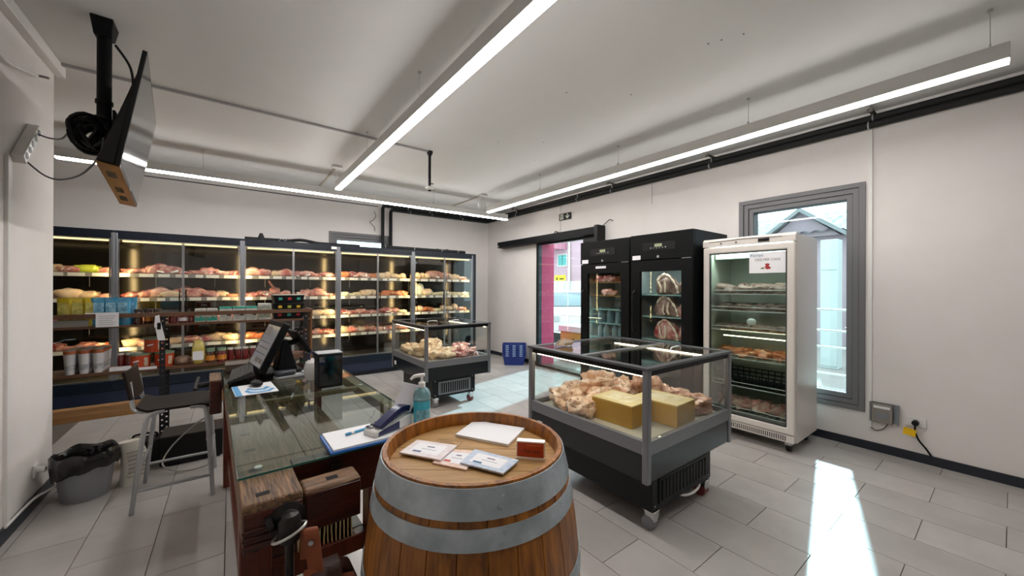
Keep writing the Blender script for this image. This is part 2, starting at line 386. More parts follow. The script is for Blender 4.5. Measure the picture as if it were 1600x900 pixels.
dr = thing('door_railing', 'white tube railing outside the glass entrance door', 'railing', (6.1, 5.9, -.02))
for z in (.45, .87): MB().cyl((0, -1.6, z), (0, 1.0, z), .018, 8).build('bar', m_whitem, dr)
for y in (-1.6, -.75, .1, 1.0): MB().cyl((0, y, 0), (0, y, .87), .02, 8).build('post', m_whitem, dr)
# ------------------------------------------------------------------ ceiling fittings
def strip(label, a, b, wires, bow=False):
    """linear pendant from a to b (x,y of both ends), wires = positions along it"""
    A, B = Vector((a[0], a[1], 0)), Vector((b[0], b[1], 0)); L = (B-A).length; ang = math.atan2(B.y-A.y, B.x-A.x)
    t = thing('linear_pendant_light', label, 'lamp', (A.x, A.y, 2.73), ang, 'linear pendant lamps')
    h = MB().frame(0, L, 0, 0, 0, 0, 0) if False else MB().box(0, L, -.036, .036, .014, .105)
    h.build('housing', mat('grey lamp housing', '#c4c2bf', .45), t, bevel=.003)
    box('diffuser', m_led, t, .004, L-.004, -.033, .033, 0, .0135)
    for s in wires:
        MB().cyl((s, 0, .105), (s, 0, ZC-2.73), .0018, 6).build('suspension_wire', m_silver, t)
        MB().cyl((s, 0, ZC-2.73-.012), (s, 0, ZC-2.73-.0005), .012, 10).build('ceiling_cap', m_silver, t)
        MB().tube(arc((s, 0, .118), .016, 0, PI*2-.4, 10, 'yz'), .004, 6).build('hook', m_silver, t)
    return t
strip('long white pendant light strip running along the window wall', (3.49, 5.34), (3.49, .01), (1.33, 2.67, 4.0, 5.26))
strip('long white pendant light strip in front of the cold cabinets', (4.155, 5.71), (-1.4, 5.71), (1.49, 4.42))
strip('white pendant light strip over the middle of the shop', (1.12, 5.3), (1.12, -.05), (1.3, 2.65, 4.0))
for (x, y), lb in (((1.12, 5.36), 'small white junction box on ceiling at the end of the middle light strip'), ((3.46, 5.45), 'small white junction box on ceiling above the meeting corner of the light strips')):
    j = thing('ceiling_junction_box', lb, 'junction box', (x, y, ZC-.03))
    box('body', m_white, j, -.06, .06, -.04, .04, 0, .0295, bevel=.004)
    box('cable_duct', mat('beige duct', '#b5aa9c', .6), j, -.012, .012, .04, 1.7, .012, .0295)
    for dx in (-.03, .02): MB().tube(spline([(dx, 0, 0), (dx, .01, -.08), (dx+.02, .0, -.15), (dx, 0, -.2)]), .002, 5).build('wire', m_silver, j)
# sensor on a black pole
sp = thing('ceiling_sensor', 'white domed sensor hanging from ceiling on a black pole', 'sensor', (1.87, 4.12, 2.6))
MB().cyl((0, 0, .05), (0, 0, ZC-2.6-.001), .016, 12).build('pole', m_black, sp)
MB().lathe([(.016, ZC-2.6-.06), (.035, ZC-2.6-.02), (.035, ZC-2.6-.001)], 14).build('ceiling_flange', m_black, sp)
MB().lathe([(0, .0), (.03, .004), (.05, .02), (.052, .035), (.02, .05), (0, .052)], 16).build('dome', m_white, sp)
MB().lathe([(0, -.012), (.018, -.006), (.022, .004), (0, .006)], 12).build('lens', m_black, sp)
MB().cyl((.01, -.02, .075), (.035, -.03, .075), .006, 6).build('clamp_screw', m_black, sp)
# insulated pipes: up from the cabinets, along the back wall, round the corner, along the right wall
for k, (dz, dx, lb) in enumerate(((0, 0, 'upper black insulated pipe running under the ceiling to the cold cabinets'), (-.058, .15, 'lower black insulated pipe running under the ceiling to the cold cabinets'))):
    z = 2.985+dz; x0 = 2.27+dx
    t = thing('insulated_pipe', lb, 'pipe', (x0, 7.06, 2.16), 0, 'insulated pipes')
    o = Vector((x0, 7.06, 2.16))
    pts = [(x0, 7.06, 2.165), (x0, 7.06, z-.05), (x0+.015, 7.06, z-.015), (x0+.05, 7.06, z), (4.53, 7.06, z), (4.575, 7.045, z), (4.59, 7.0, z), (4.59, -2.55, z)]
    MB().tube([Vector(p)-o for p in pts], .03, 12).build('pipe', m_blacki, t)
    ys = [5.95, 4.3, 3.6, 2.15, .75, -.7]
    for y in ys:
        c = MB().tube(arc((4.59, y+(.03 if k else 0), z), .033, 0, 2*PI, 14, 'xz'), .006, 5).xf(Matrix.Translation(-o)); c.build('clamp', m_silver, t)
    for x in (2.75, 3.2, 3.9):
        MB().tube(arc((x+(.05 if k else 0), 7.06, z), .033, 0, 2*PI, 14, 'yz'), .006, 5).xf(Matrix.Translation(-o)).build('clamp', m_silver, t)
for y, lb in ((.75, 'nearest'), (2.15, 'second nearest'), (3.6, 'third nearest'), (5.95, 'farthest')):
    t = thing('pipe_bracket', lb+' grey bracket carrying the black pipes on the right wall', 'bracket', (4.55, y, 3.0), 0, 'pipe brackets')
    box('arm', mat('brown grey bracket', '#6a645c', .5, metal=.5), t, -.09, .095, -.018, .018, .022, .03)
    box('lip', MATS['brown grey bracket'], t, -.094, -.082, -.018, .018, .0, .03)
    MB().cyl((-.06, 0, .03), (-.06, 0, .0595), .005, 6).build('threaded_rod', m_silver, t)
# ceiling dots (old screw plugs)
PLUG = ((2.35, 3.4), (2.75, 3.1), (3.05, 3.6), (2.2, 2.2), (2.5, 1.2), (2.53, 1.13), (2.58, 1.02), (2.65, 1.9))
prk = left_to_right([(x, y, ZC) for x, y in PLUG])
for i, (x, y) in enumerate(PLUG):
    tag(MB().cyl((x, y, ZC-.002), (x, y, ZC-.0003), .006, 8).build('screw_plug', m_frame2), 'tiny dark screw plug in the white ceiling, '+POS[prk[i]], 'screw plug', 'screw plugs in the ceiling')
# ------------------------------------------------------------------ television
tv = bpy.data.objects.new('television', None); COL.objects.link(tv); tag(tv, 'flat television hung from the ceiling, tilted down towards the counter', 'television')
tv.location = (-.449, 3.26, 2.358); tv.rotation_mode = 'YXZ'
def _rm(a, b_, c): return Matrix.Rotation(a, 3, 'Z') @ Matrix.Rotation(b_, 3, 'X') @ Matrix.Rotation(c, 3, 'Y')
tv.rotation_mode = 'QUATERNION'; tv.rotation_quaternion = _rm(math.radians(94.7), math.radians(8.8), math.radians(1.6)).to_quaternion()
# local: x along width, -y is the screen side, z up
MB().prism(rrect(-.55, .55, -.32, .32, .012), 0, .018, 'y').build('casing', m_black, tv)
MB().hexa([(-.545, .018, -.318), (.545, .018, -.318), (.53, .088, -.312), (-.53, .088, -.312), (-.545, .018, .2), (.545, .018, .2), (.5, .03, .15), (-.5, .03, .15)]).build('back_housing', m_black, tv, bevel=.01)
box('screen', mat('switched off screen', '#3a3c40', .08, spec=.7), tv, -.538, .538, -.0012, 0, -.305, .308)
box('bezel_bottom', mat('bronze bezel', '#9a6a35', .25, metal=.7), tv, -.545, .545, .001, .086, -.3225, -.3203)
for x in (-.32, .05, .3): box('speaker_grille', m_black, tv, x-.06, x+.06, .03, .065, -.3235, -.3225)
box('logo_plate', m_silver, tv, -.04, .04, -.002, 0, -.316, -.309)
mt = thing('ceiling_mount', 'black ceiling pole mount holding the television', 'mount', (-.62, 3.32, 2.3))
MB().cyl((0, 0, .12), (0, 0, ZC-2.3-.06), .033, 14).build('pole', m_blackm, mt)
MB().hexa([(-.04, -.038, .66), (.04, -.038, .66), (.04, .038, .66), (-.04, .038, .66), (-.05, -.075, .759), (.05, -.075, .759), (.05, .075, .759), (-.05, .075, .759)]).build('ceiling_plate', m_blackm, mt, bevel=.006)
MB().cyl((0, -.06, .1), (0, .06, .1), .05, 14).build('tilt_joint', m_blackm, mt)
box('arm', m_blackm, mt, -.02, .055, -.03, .03, .03, .12, bevel=.006)
box('wall_plate', m_blackm, mt, .055, .068, -.12, .12, -.06, .2, bevel=.003)
for z in (.15, .26): MB().lathe([(.034, z), (.04, z), (.04, z+.02), (.034, z+.02)], 14).build('collar', m_blackm, mt)
cc = thing('cable_bundle', 'coiled bundle of black cables tied to the television mount', 'cables', (-.645, 3.23, 2.33))
for i in range(14):
    r = random.Random(i); rr = r.uniform(.045, .08); Rm_ = Matrix.Rotation(r.uniform(-.9, .9), 3, 'Z') @ Matrix.Rotation(r.uniform(-.6, .6), 3, 'X'); of = Vector((r.uniform(-.03, .02), r.uniform(-.05, .02), r.uniform(-.04, .04)))
    MB().tube([of+Rm_ @ Vector((rr*math.cos(t), .01*math.sin(3*t), rr*math.sin(t)*1.3)) for t in [2*PI*k/18 for k in range(18)]], .011, 6, closed=True).build('coil', m_black, cc)
MB().tube(arc((.08, .12, .13), .037, 0, 2*PI, 14, 'xy'), .004, 5, closed=True).build('white_tie', m_white, cc)
tc = tag(MB().tube(spline([(-.57, 3.3, 2.93), (-.5, 3.28, 2.8), (-.49, 3.26, 2.62), (-.53, 3.25, 2.5), (-.6, 3.22, 2.36)]), .007, 6).build('television_cable', m_black), 'black cable running from the ceiling mount down behind the television', 'cable')
tag(MB().tube(spline([(-.985, 3.72, 2.42), (-.92, 3.66, 2.39), (-.83, 3.5, 2.36), (-.76, 3.36, 2.40), (-.70, 3.24, 2.44)]), .005, 6).build('power_cable', mat('grey cable', '#55565a', .5)), 'grey cable from power strip to the coiled cable bundle', 'cable')
tag(MB().tube(spline([(-.985, 3.58, 2.2), (-.9, 3.5, 2.12), (-.8, 3.36, 2.08), (-.68, 3.2, 2.10), (-.6, 3.12, 2.2), (-.58, 3.1, 2.3)]), .005, 6).build('power_cable', MATS['grey cable']), 'grey cable sagging from power strip to the foot of the television', 'cable')
ps = thing('power_strip', 'white multi-socket power strip fixed aslant on the left wall', 'power strip', (XL+.001, 3.63, 2.33)); ps.rotation_euler = (math.radians(-42), 0, 0)
box('body', m_white, ps, 0, .05, -.03, .03, -.175, .175, bevel=.006)
for k in range(5): MB().cyl((.05, 0, -.13+.065*k), (.0515, 0, -.13+.065*k), .02, 14).build('socket', m_frame2, ps)
box('switch', mat('red switch', '#7a2030', .4), ps, .03, .048, .0295, .033, -.165, -.135)
tag(MB().tube(spline([(XL+.02, 3.2, 2.72), (XL+.03, 3.36, 2.70), (XL+.04, 3.6, 2.76), (XL+.04, 3.72, 2.79)]), .009, 8).build('loose_cable', m_white), 'white loose cable on the left wall under the trunking', 'cable')
tag(MB().tube(spline([(XL+.04, 3.72, 2.79), (XL+.045, 3.8, 2.82), (XL+.05, 3.86, 2.84)]), .008, 8).build('cable_end', mat('brown heat shrink', '#3a1c16', .5)), 'brown sleeved end of the loose cable on the left wall', 'cable end')
# ------------------------------------------------------------------ exit sign, wall things
ex = thing('exit_sign', 'black exit sign with running figure and down arrow above the door', 'sign', (XR-.001, 4.66, 2.70))
box('panel', mat('black sign', '#0c0e08', .6), ex, -.02, 0, -.14, .14, -.058, .058)
m_sg = mat('sign pale green', '#c9cfc0', .6)
# seen from inside, left is +Y
MB().frame(.035, .115, -.045, .045, -.022, -.02, .014, 'x').build('door_pictogram', m_sg, ex)
MB().prism([(.045, -.04), (.06, -.04), (.07, -.01), (.085, -.03), (.1, -.025), (.08, .0), (.085, .015), (.07, .035), (.055, .03), (.065, .01)], -.0225, -.02, 'x').build('running_figure', m_sg, ex)
MB().prism([(-.065, -.045), (-.02, .0), (-.02, .02), (-.055, -.012), (-.055, .045), (-.075, .045), (-.075, -.012), (-.11, .02), (-.11, .0)], -.022, -.02, 'x').build('arrow', m_sg, ex)
wbx = thing('wall_control_box', 'grey metal control box low on the right wall', 'control box', (XR-.001, .685, .36))
box('back_plate', m_greym, wbx, -.012, 0, -.095, .085, -.085, .085)
box('body', mat('putty metal', '#8e8880', .45, metal=.3), wbx, -.05, -.012, -.06, .075, -.085, .075, bevel=.004)
for y0, y1 in ((-.095, -.085), (.078, .088)): box('flange', m_greym, wbx, -.045, -.012, y0, y1, -.085, .085)
MB().cyl((-.05, .005, -.02), (-.053, .005, -.02), .045, 18).fn(lambda x, y, z: (x, y, (z+.02)*.7-.02)).build('oval_plate', m_greym, wbx)
box('label_strip', m_paper, wbx, -.0512, -.05, -.045, .06, .04, .062)
MB().tube(spline([(-.03, -.03, -.085), (-.02, -.0, -.14), (-.01, .05, -.17), (-.008, .085, -.15), (-.008, .09, -.14)]), .004, 6).build('cable', MATS['grey cable'], wbx)
sk = thing('wall_socket', 'white wall socket with black plug low on the right wall', 'socket', (XR-.001, .49, .33))
box('plate', m_white, sk, -.012, 0, -.06, .06, -.04, .04, bevel=.003)
pl = MB().cyl((-.012, .0, .0), (-.055, .0, .0), .022, 14).build('plug', m_black, sk)
MB().tube(spline([(-.045, 0, -.01), (-.045, 0, -.07), (-.03, -.02, -.14), (-.025, -.06, -.2), (-.02, -.09, -.255)]), .007, 6).build('plug_cable', m_black, sk)
tag(MB().box(-.001, .001, -.04, .035, -.03, .03).build('yellow_tag', mat('yellow tag', '#f2c200', .5), None, (XR-.052, .525, .25), (.12, 0, 0)), 'yellow warning tag hanging by the black plug on the right wall', 'tag')
ls = thing('wall_plug', 'white plug and cable in the left wall above the skirting', 'plug', (XL+.001, 3.86, .24))
box('plate', m_white, ls, 0, .012, -.04, .04, -.04, .04, bevel=.003)
MB().cyl((.012, 0, 0), (.05, 0, 0), .02, 12).build('plug', m_white, ls)
MB().tube(spline([(.05, 0, 0), (.12, .02, .0), (.15, .05, -.05), (.1, .04, -.13), (.06, .0, -.15), (.02, -.1, -.155), (.016, -.45, -.15)]), .008, 6).build('cable', m_white, ls)
# ------------------------------------------------------------------ meat and parcels (shared meshes)
m_beef = mat('red beef in film', '#96292a', .22, var=.85, scale=16, col2='#e3bcae', bump=.25, bscale=30, coat=.6, rnd_hue=.16)
m_pork = mat('pink pork in film', '#bd6058', .22, var=.85, scale=13, col2='#ecd2c0', bump=.25, bscale=28, coat=.6, rnd_hue=.14)
m_pale = mat('pale poultry in film', '#d7b289', .25, var=.7, scale=10, col2='#f0e0c4', bump=.25, bscale=24, coat=.6, rnd_hue=.1)
m_saus = mat('orange sausage in film', '#b9542a', .22, var=.8, scale=14, col2='#e5a878', bump=.3, bscale=30, coat=.6, rnd_hue=.12)
m_cream = mat('cream pasta parcel', '#d9cfa4', .3, var=.5, scale=12, col2='#f1ead2', bump=.2, bscale=26, coat=.5)
m_lime = mat('lime green wrapper', '#b9c92b', .25, var=.4, scale=9, col2='#e6ea7a', bump=.2, coat=.6)
m_salami = mat('floury salami', '#a8695a', .5, var=.8, scale=9, col2='#dcc0b2', bump=.3, bscale=22)
m_wrapw = mat('white printed wrapper', '#e4e2d6', .35, var=.5, scale=20, col2='#a9bfa0', coat=.4)
m_dark = mat('dark aged meat', '#5a3a34', .45, var=.85, scale=12, col2='#b49a8c', bump=.4, bscale=26)
m_bone = mat('bone and fat', '#d9c7ac', .45, var=.6, scale=10, col2='#efe6d4', bump=.2)
m_sticker = mat('price sticker', '#f1eee6', .5)
ME = {}
for k in range(4): ME['pack%d' % k] = crinkle(lump(10+k, .21, .17, .065+.012*k, 26, 13, .22, .6), .016, 22, k).mesh('parcel', None, ang=80)
for k in range(4): ME['roast%d' % k] = crinkle(lump(30+k, .19+.02*k, .17, .10+.01*k, 26, 14, .18, .75), .016, 18, k+5).mesh('roast', None, ang=80)
for k in range(2): ME['roll%d' % k] = lump(50+k, .26, .13, .12, 16, 9, .08, .8).mesh('roll', None)
for k in range(2): ME['round%d' % k] = lump(60+k, .125, .125, .115, 14, 9, .07, .9).mesh('round', None)
for k in range(2): ME['log%d' % k] = lump(65+k, .30, .15, .15, 16, 9, .05, .7).mesh('salami', None)
ME['bag0'] = lump(70, .14, .11, .25, 12, 10, .06, .7).mesh('bag', None)
ME['tray0'] = MB().prism(rrect(-.09, .09, -.07, .07, .03), 0, .055).mesh('tray', None)
b = lump(80, .17, .15, .17, 16, 10, .22, .85); b.cyl((0, 0, .13), (-.09, .02, .27), .022, 8, .016); ME['ham0'] = b.mesh('joint', None)
MESHM = {}
def item_mesh(v, m):
    key = (v, m.name)
    if key not in MESHM:
        c = ME[v].copy(); c.materials.append(m); MESHM[key] = c
    return MESHM[key]
stick = MB().box(-.035, .035, -.001, .001, -.018, .018).mesh('price_sticker', m_sticker, smooth=False)
KIND = {  # code: (name, words, category, variants, material, sticker chance)
 'b': ('beef_parcel', 'vacuum-packed red beef', 'meat', ('pack0', 'pack1', 'pack2', 'roast0'), m_beef, .4),
 'B': ('beef_roast', 'large film-wrapped beef roast', 'meat', ('roast1', 'roast2', 'roast3'), m_beef, .7),
 'p': ('pork_parcel', 'vacuum-packed pink pork', 'meat', ('pack1', 'pack2', 'pack3', 'roast0'), m_pork, .3),
 'P': ('pork_roast', 'large film-wrapped pork joint', 'meat', ('roast2', 'roast3'), m_pork, .6),
 'c': ('poultry_parcel', 'film-wrapped pale poultry', 'meat', ('roast0', 'pack3', 'roast1'), m_pale, .2),
 's': ('sausage_parcel', 'film-wrapped orange sausages', 'sausages', ('pack0', 'pack2', 'pack3'), m_saus, .2),
 'y': ('pasta_parcel', 'cream coloured flat parcel', 'parcel', ('pack0', 'pack1'), m_cream, .2),
 'g': ('green_parcel', 'lime green wrapped parcel', 'parcel', ('pack3',), m_lime, 0),
 'l': ('salami', 'thick floury salami', 'salami', ('log0', 'log1'), m_salami, .2),
 'o': ('round_loaf', 'round pale wrapped ball', 'cheese', ('round0', 'round1'), m_pale, .2),
 'w': ('white_bag', 'tall white printed bag', 'bag', ('bag0',), m_wrapw, 0),
 't': ('plastic_tub', 'small cream plastic tub', 'tub', ('tray0',), m_cream, .3),
 'h': ('meat_joint', 'bone-in joint', 'meat', ('ham0',), m_pork, 0),
}
ORD = ('first', 'second', 'third', 'fourth', 'last')
SHELF = ('top', 'second', 'third', 'bottom')
# ------------------------------------------------------------------ refrigerated wall cabinets
m_navy = mat('navy panel', '#0f1622', .35)
m_navy2 = mat('slate blue panel', '#212b42', .4)
m_teal = mat('dark teal panel', '#0e1c2a', .3)
m_back = mat('dark mirror back panel', '#3b3836', .16, metal=.8)
m_rail = mat('shelf rail', '#8d8a86', .5)
m_shelf = mat('enamel shelf', '#4a4744', .4)
m_tick = mat('white ticket', '#f2efe9', .6)
WU = 1.245
CY = 6.45
SZ = (1.605, 1.30, .995, .69)
def make_cabinet():
    t = thing('refrigerated_cabinet', 'x', 'refrigerated cabinet', (0, CY, 0), 0, 'refrigerated wall cabinets')
    box('back_panel', m_back, t, 0, WU, .585, .61, .06, 2.02)
    box('canopy', m_navy, t, 0, WU, .0, .61, 2.035, 2.13, bevel=.003)
    box('inner_ceiling', m_shelf, t, 0.002, WU-.002, .03, .585, 2.02, 2.034)
    box('upper_base_panel', m_teal, t, 0, WU, -.012, .1, .215, .33, bevel=.004)
    box('lower_base_panel', m_navy2, t, 0, WU, -.004, .1, .07, .213, bevel=.004)
    box('kick_plate', m_navy, t, 0, WU, .035, .1, 0, .07)
    box('deck', m_shelf, t, 0, WU, .1, .585, .3, .335)
    for x in (0, WU-.028): box('post', m_greym, t, x, x+.028, -.006, .03, .33, 2.10, bevel=.003)
    for k in range(2):
        x0 = .03+k*(WU-.06)/2; x1 = x0+(WU-.06)/2-.003
        d = MB().frame(x0, x1, .338, 2.03, .0, .018, .011, 'y').build('door', m_silver, t, smooth=False)
        box('door_glass', glass('cabinet door glass', (.96, .97, .96), boost=1.9), d, x0+.011, x1-.011, .006, .011, .349, 2.019)
        hx = x1-.03 if k == 0 else x0+.03
        MB().tube([(hx, 0, 1.12), (hx, -.03, 1.14), (hx, -.03, 1.4), (hx, 0, 1.42)], .007, 8).build('handle', m_blackm, d)
    box('top_light', m_ledw, t, .06, WU-.06, .05, .075, 2.0, 2.018)
    for x in (.006, WU-.018): box('post_light', m_ledc, t, x, x+.012, .036, .048, .42, 1.98)
    for i, z in enumerate(SZ):
        s = box('shelf', m_shelf, t, .012, WU-.012, .13, .57, z-.012, z+.004)
        box('price_rail', m_rail, s, .02, WU-.02, .112, .1295, z-.032, z+.016)
        x = .035; r = random.Random(i*7+1)
        while x < WU-.16:
            wdt = r.uniform(.07, .15); box('price_ticket', m_tick, s, x, x+wdt, .1105, .1118, z-.028, z+.012); x += wdt+r.uniform(.03, .09)
        for x in (.3, .93): MB().cyl((x, .56, z-.15), (x, .56, z-.012), .004, 5).build('support_rod', m_greym, s)
    return t
cab0 = make_cabinet()
CAB_LABEL = ('glass-door refrigerated wall cabinet at far left, half hidden by the white wall', 'refrigerated wall cabinet second from the left, behind the jar shelves', 'refrigerated wall cabinet in the middle of the row, behind the cash till', 'refrigerated wall cabinet second from the right, beside the smaller island freezer', 'rightmost refrigerated wall cabinet, nearest the corner and entrance door')
UX = [-2.36+WU*k for k in range(5)]
for k in range(5):
    c = cab0 if k == 0 else copy_tree(cab0)
    c.location = (UX[k], CY, 0); c['label'] = CAB_LABEL[k]
ep = tag(box('end_panel', m_navy, None, UX[4]+WU+.001, UX[4]+WU+.06, CY-.01, CY+.61, 0, 2.13, bevel=.004), 'dark navy end panel closing the row of cold cabinets by the corner', 'panel')
PLAN = {  # cabinet -> four shelves, left to right
 0: ('bbbbcbgp', 'pbbbpccp', 'bbbpbbpc', 'bbppbbbs'),
 1: ('bbBBbbPbb', 'bpPcPBbcs', 'bpbpbcbb', 'cpycpbcc'),
 2: ('PBcPBBbB', 'bbhpbPPb', 'ppccppcc', 'ssbpbbpb'),
 3: ('sBpscoco', 'yyyccssss', 'bbpbbBpy', 'cpcbpbpp'),
 4: ('oooollcos', 'wwcyyttttt', 'oosyooos', 'oocsoopp'),
}
ri = random.Random(11)
for k in range(5):
    for si, row in enumerate(PLAN[k]):
        x = .05; nth = 0
        ws = []
        for ch in row: ws.append({'l': .3, 'o': .135, 't': .125, 'w': .15, 'h': .19}.get(ch, .185))
        scale = (WU-.1)/sum(ws)
        for ch, wd in zip(row, ws):
            wd *= scale; cx = UX[k]+x+wd/2; x += wd
            if k == 0 and cx < -1.72: continue
            nm, words_, cat, var, m, st = KIND[ch]
            v = ri.choice(var)
            lb = '%s, %s on %s shelf of %s wall cabinet' % (words_, POS[nth], SHELF[si], ORD[k]); nth += 1
            o = inst(nm, item_mesh(v, m), None, (cx, CY+.26+ri.uniform(-.03, .03), SZ[si]+.0045), (0, 0, ri.uniform(-.25, .25)))
            sc_ = min(1.12, wd/ws[0]*.185/wd*1.0)*ri.uniform(.92, 1.08); hsc = ri.uniform(.85, 1.15)
            o.scale = (sc_, sc_, hsc*sc_)
            tag(o, lb, cat, '%s, %s shelf, cabinet %s from left' % (words_, SHELF[si], ORD[k]))
            if ri.random() < st:
                s = inst('price_sticker', stick, o, (ri.uniform(-.03, .03), -.078, .045), (-.5, ri.uniform(-.3, .3), 0))
# things lying on top of the cabinets
pt = thing('cabinet_top_pipe', 'thick black insulated pipe lying on top of the cold cabinets', 'pipe', (2.15, 6.62, 2.131))
MB().cyl((0, 0, .035), (1.62, 0, .035), .033, 12).build('pipe', m_blacki, pt)
for x in (.02, .55, 1.1, 1.45): MB().tube(arc((x, 0, .035), .035, 0, 2*PI, 12, 'yz'), .006, 5, closed=True).build('clamp', m_silver, pt)
for x, r in ((1.05, .045), (1.25, .055)): MB().lathe([(0, 0), (r, 0), (r, .03), (r*.7, .075), (0, .085)], 12, (x, .06, 0)).build('valve', m_blacki, pt)
pf = thing('pipe_fitting', 'black pipe fittings and valve lying on top of the middle cold cabinet', 'pipe fitting', (.16, 6.68, 2.131))
MB().tube(spline([(0, 0, .03), (.2, .0, .03), (.42, .02, .035), (.6, .0, .03)]), .028, 10).build('pipe', m_blacki, pf)
MB().lathe([(0, 0), (.04, 0), (.045, .05), (.03, .09), (.02, .12), (0, .125)], 12, (.2, 0, 0)).build('valve_cap', m_blacki, pf)
MB().tube(spline([(.52, 0, .03), (.62, .02, .05), (.72, .0, .06), (.84, .02, .05), (.95, 0, .03), (1.1, .02, .03), (1.6, .02, .03)]), .024, 8).build('hose', m_blacki, pf)
MB().tube(spline([(.42, -.03, .02), (.46, -.04, .06), (.5, -.03, .03), (.54, -.05, .07)]), .006, 6).build('silver_wire', m_silver, pf)
tag(box('price_sticker_label', m_sticker, None, 1.27, 1.36, CY-.002, CY-.0005, 2.06, 2.10), 'small white sticker on the canopy of the middle cold cabinet', 'sticker')
tag(MB().tube(spline([(2.12, YB-.02, 2.87), (2.15, YB-.03, 2.78), (2.1, YB-.03, 2.7), (2.05, YB-.02, 2.66), (2.12, YB-.03, 2.58), (2.14, YB-.02, 2.5)]), .005, 6).build('wall_cable', m_blacki), 'thin black cable dangling on the back wall left of the upright pipes', 'cable')
# ------------------------------------------------------------------ island freezers
m_isl = mat('island dark panel', '#0f151a', .25)
m_base = mat('anthracite base', '#0c0e11', .45, spec=.3)
m_alu = mat('brushed grey trim', '#7f8084', .4, metal=.5)
m_tray = mat('island inner tray', '#b9b3a3', .4)
def castor(name, p, x, y, wheel_m):
    c = MB().hexa([(x-.022, y-.03, .05), (x+.022, y-.03, .05), (x+.022, y+.03, .05), (x-.022, y+.03, .05), (x-.032, y-.035, .118), (x+.032, y-.035, .118), (x+.032, y+.035, .118), (x-.032, y+.035, .118)]).build('castor', m_chrome, p, bevel=.004)
    MB().cyl((x-.028, y+.012, .04), (x+.028, y+.012, .04), .04, 16).build('wheel', wheel_m, c)
def island(name, label, loc, W, L, mullion, grille, group='island freezers'):
    t = thing(name, label, 'freezer', (loc[0], loc[1], 0), 0, group)
    H = 1.0
    for x in (0, W-.04):
        for y in (0, L-.04):
            p = MB().prism(rrect(x, x+.04, y, y+.04, .008), .34, H-.012).build('corner_post', m_alu, t)
    MB().frame(.004, W-.004, .004, L-.004, .5, .578, .034, 'z').build('rim_band', m_alu, t, smooth=False, bevel=.003)
    MB().frame(.008, W-.008, .008, L-.008, .345, .4995, .03, 'z').build('lower_panel', m_isl, t, smooth=False)
    MB().frame(-.004, W+.004, -.004, L+.004, H-.016, H, .05, 'z').build('top_frame', mat('dark grey trim', '#55565a', .4, metal=.4), t, smooth=False, bevel=.003)
    MB().frame(.012, W-.012, .012, L-.012, H-.05, H-.0165, .028, 'z').build('black_gasket', m_black, t, smooth=False)
    for a in ((.04, W-.04, .016, .022), (.04, W-.04, L-.022, L-.016)): box('side_glass', m_glass, t, a[0], a[1], a[2], a[3], .579, H-.051)
    for a in ((.016, .022), (W-.022, W-.016)): box('side_glass', m_glass, t, a[0], a[1], .04, L-.04, .579, H-.051)
    if mullion:
        box('mullion', m_greym, t, .046, W-.046, L*.5-.02, L*.5+.02, H-.02, H-.001)
        box('lid_glass', m_glass, t, .047, W-.047, .047, L*.5-.021, H-.010, H-.004); box('lid_glass', m_glass, t, .047, W-.047, L*.5+.021, L-.047, H-.010, H-.004)
        hs_ = ((W*.2, L*.86), (W*.72, L*.25))
    else:
        box('lid_glass', m_glass, t, .047, W*.52, .047, L-.047, H-.010, H-.004); box('lid_glass', m_glass, t, W*.5, W-.047, .047, L-.047, H-.002, H+.003)
        hs_ = ((W*.3, L*.35), (W*.62, L*.3))
    for hx, hy in hs_:
        MB().tube(spline([(hx-.07, hy, H+.004), (hx-.05, hy, H+.022), (hx+.05, hy, H+.022), (hx+.07, hy, H+.004)]), .006, 6).build('lid_handle', m_silver, t)
    box('inner_tray', m_tray, t, .05, W-.05, .05, L-.05, .515, .545)
    for x0, x1, y0, y1 in ((.045, .057, .06, L-.06), (W-.057, W-.045, .06, L-.06)):
        box('light_tube', m_ledi, t, x0, x1, y0, y1, H-.062, H-.052)
    box('base', m_base, t, .12, W-.21, .05, L-.14, .12, .345, bevel=.006)
    gx0, gx1 = (.19, W-.28); g = box('grille_frame', m_alu if grille == 'light' else m_base, t, gx0, gx1, .042, .05, .15, .31, bevel=.002)
    box('grille_panel', m_black, g, gx0+.02, gx1-.02, .0395, .0418, .17, .29)
    n = 14
    for i in range(n):
        x = gx0+.03+(gx1-gx0-.06)*i/(n-1); box('grille_bar', m_greym if grille == 'light' else m_base, g, x-.004, x+.004, .036, .0394, .172, .288)
    for sx in (.15, W-.25):
        for sz in (.15, .32): MB().cyl((sx, .05, sz), (sx, .046, sz), .006, 8).build('screw', m_silver, t)
    box('side_switch', m_paper, t, .002, .0075, L-.16, L-.11, .39, .44)
    MB().cyl((.12, L*.75, .29), (.115, L*.75, .29), .014, 12).build('knob', m_silver, t)
    wm = mat('red castor wheel', '#7c3a34', .5)
    for x, y in ((.165, .08), (W-.26, .08), (.165, L-.2), (W-.26, L-.2)): castor('castor', t, x, y, wm if y < .2 and x > .3 else m_greym)
    return t
islA = island('island_freezer', 'larger glass-topped island freezer with two golden boxes, beside the barrel', (1.88, 1.23), 1.05, 1.06, True, 'dark')
islB = island('island_freezer', 'smaller glass-topped island freezer in front of the cold cabinets', (1.83, 4.13), .92, 1.15, False, 'light')
MB().tube(spline([(.45, .1, .118), (.5, .06, .1), (.6, .05, .09), (.7, .06, .1), (.76, .09, .118)]), .008, 6).build('drain_hose', m_white, islA)
m_fold = mat('crinkled pale frozen meat', '#c9977a', .3, var=.85, scale=18, col2='#efd9bd', bump=.6, bscale=28, coat=.5, rnd_hue=.1)
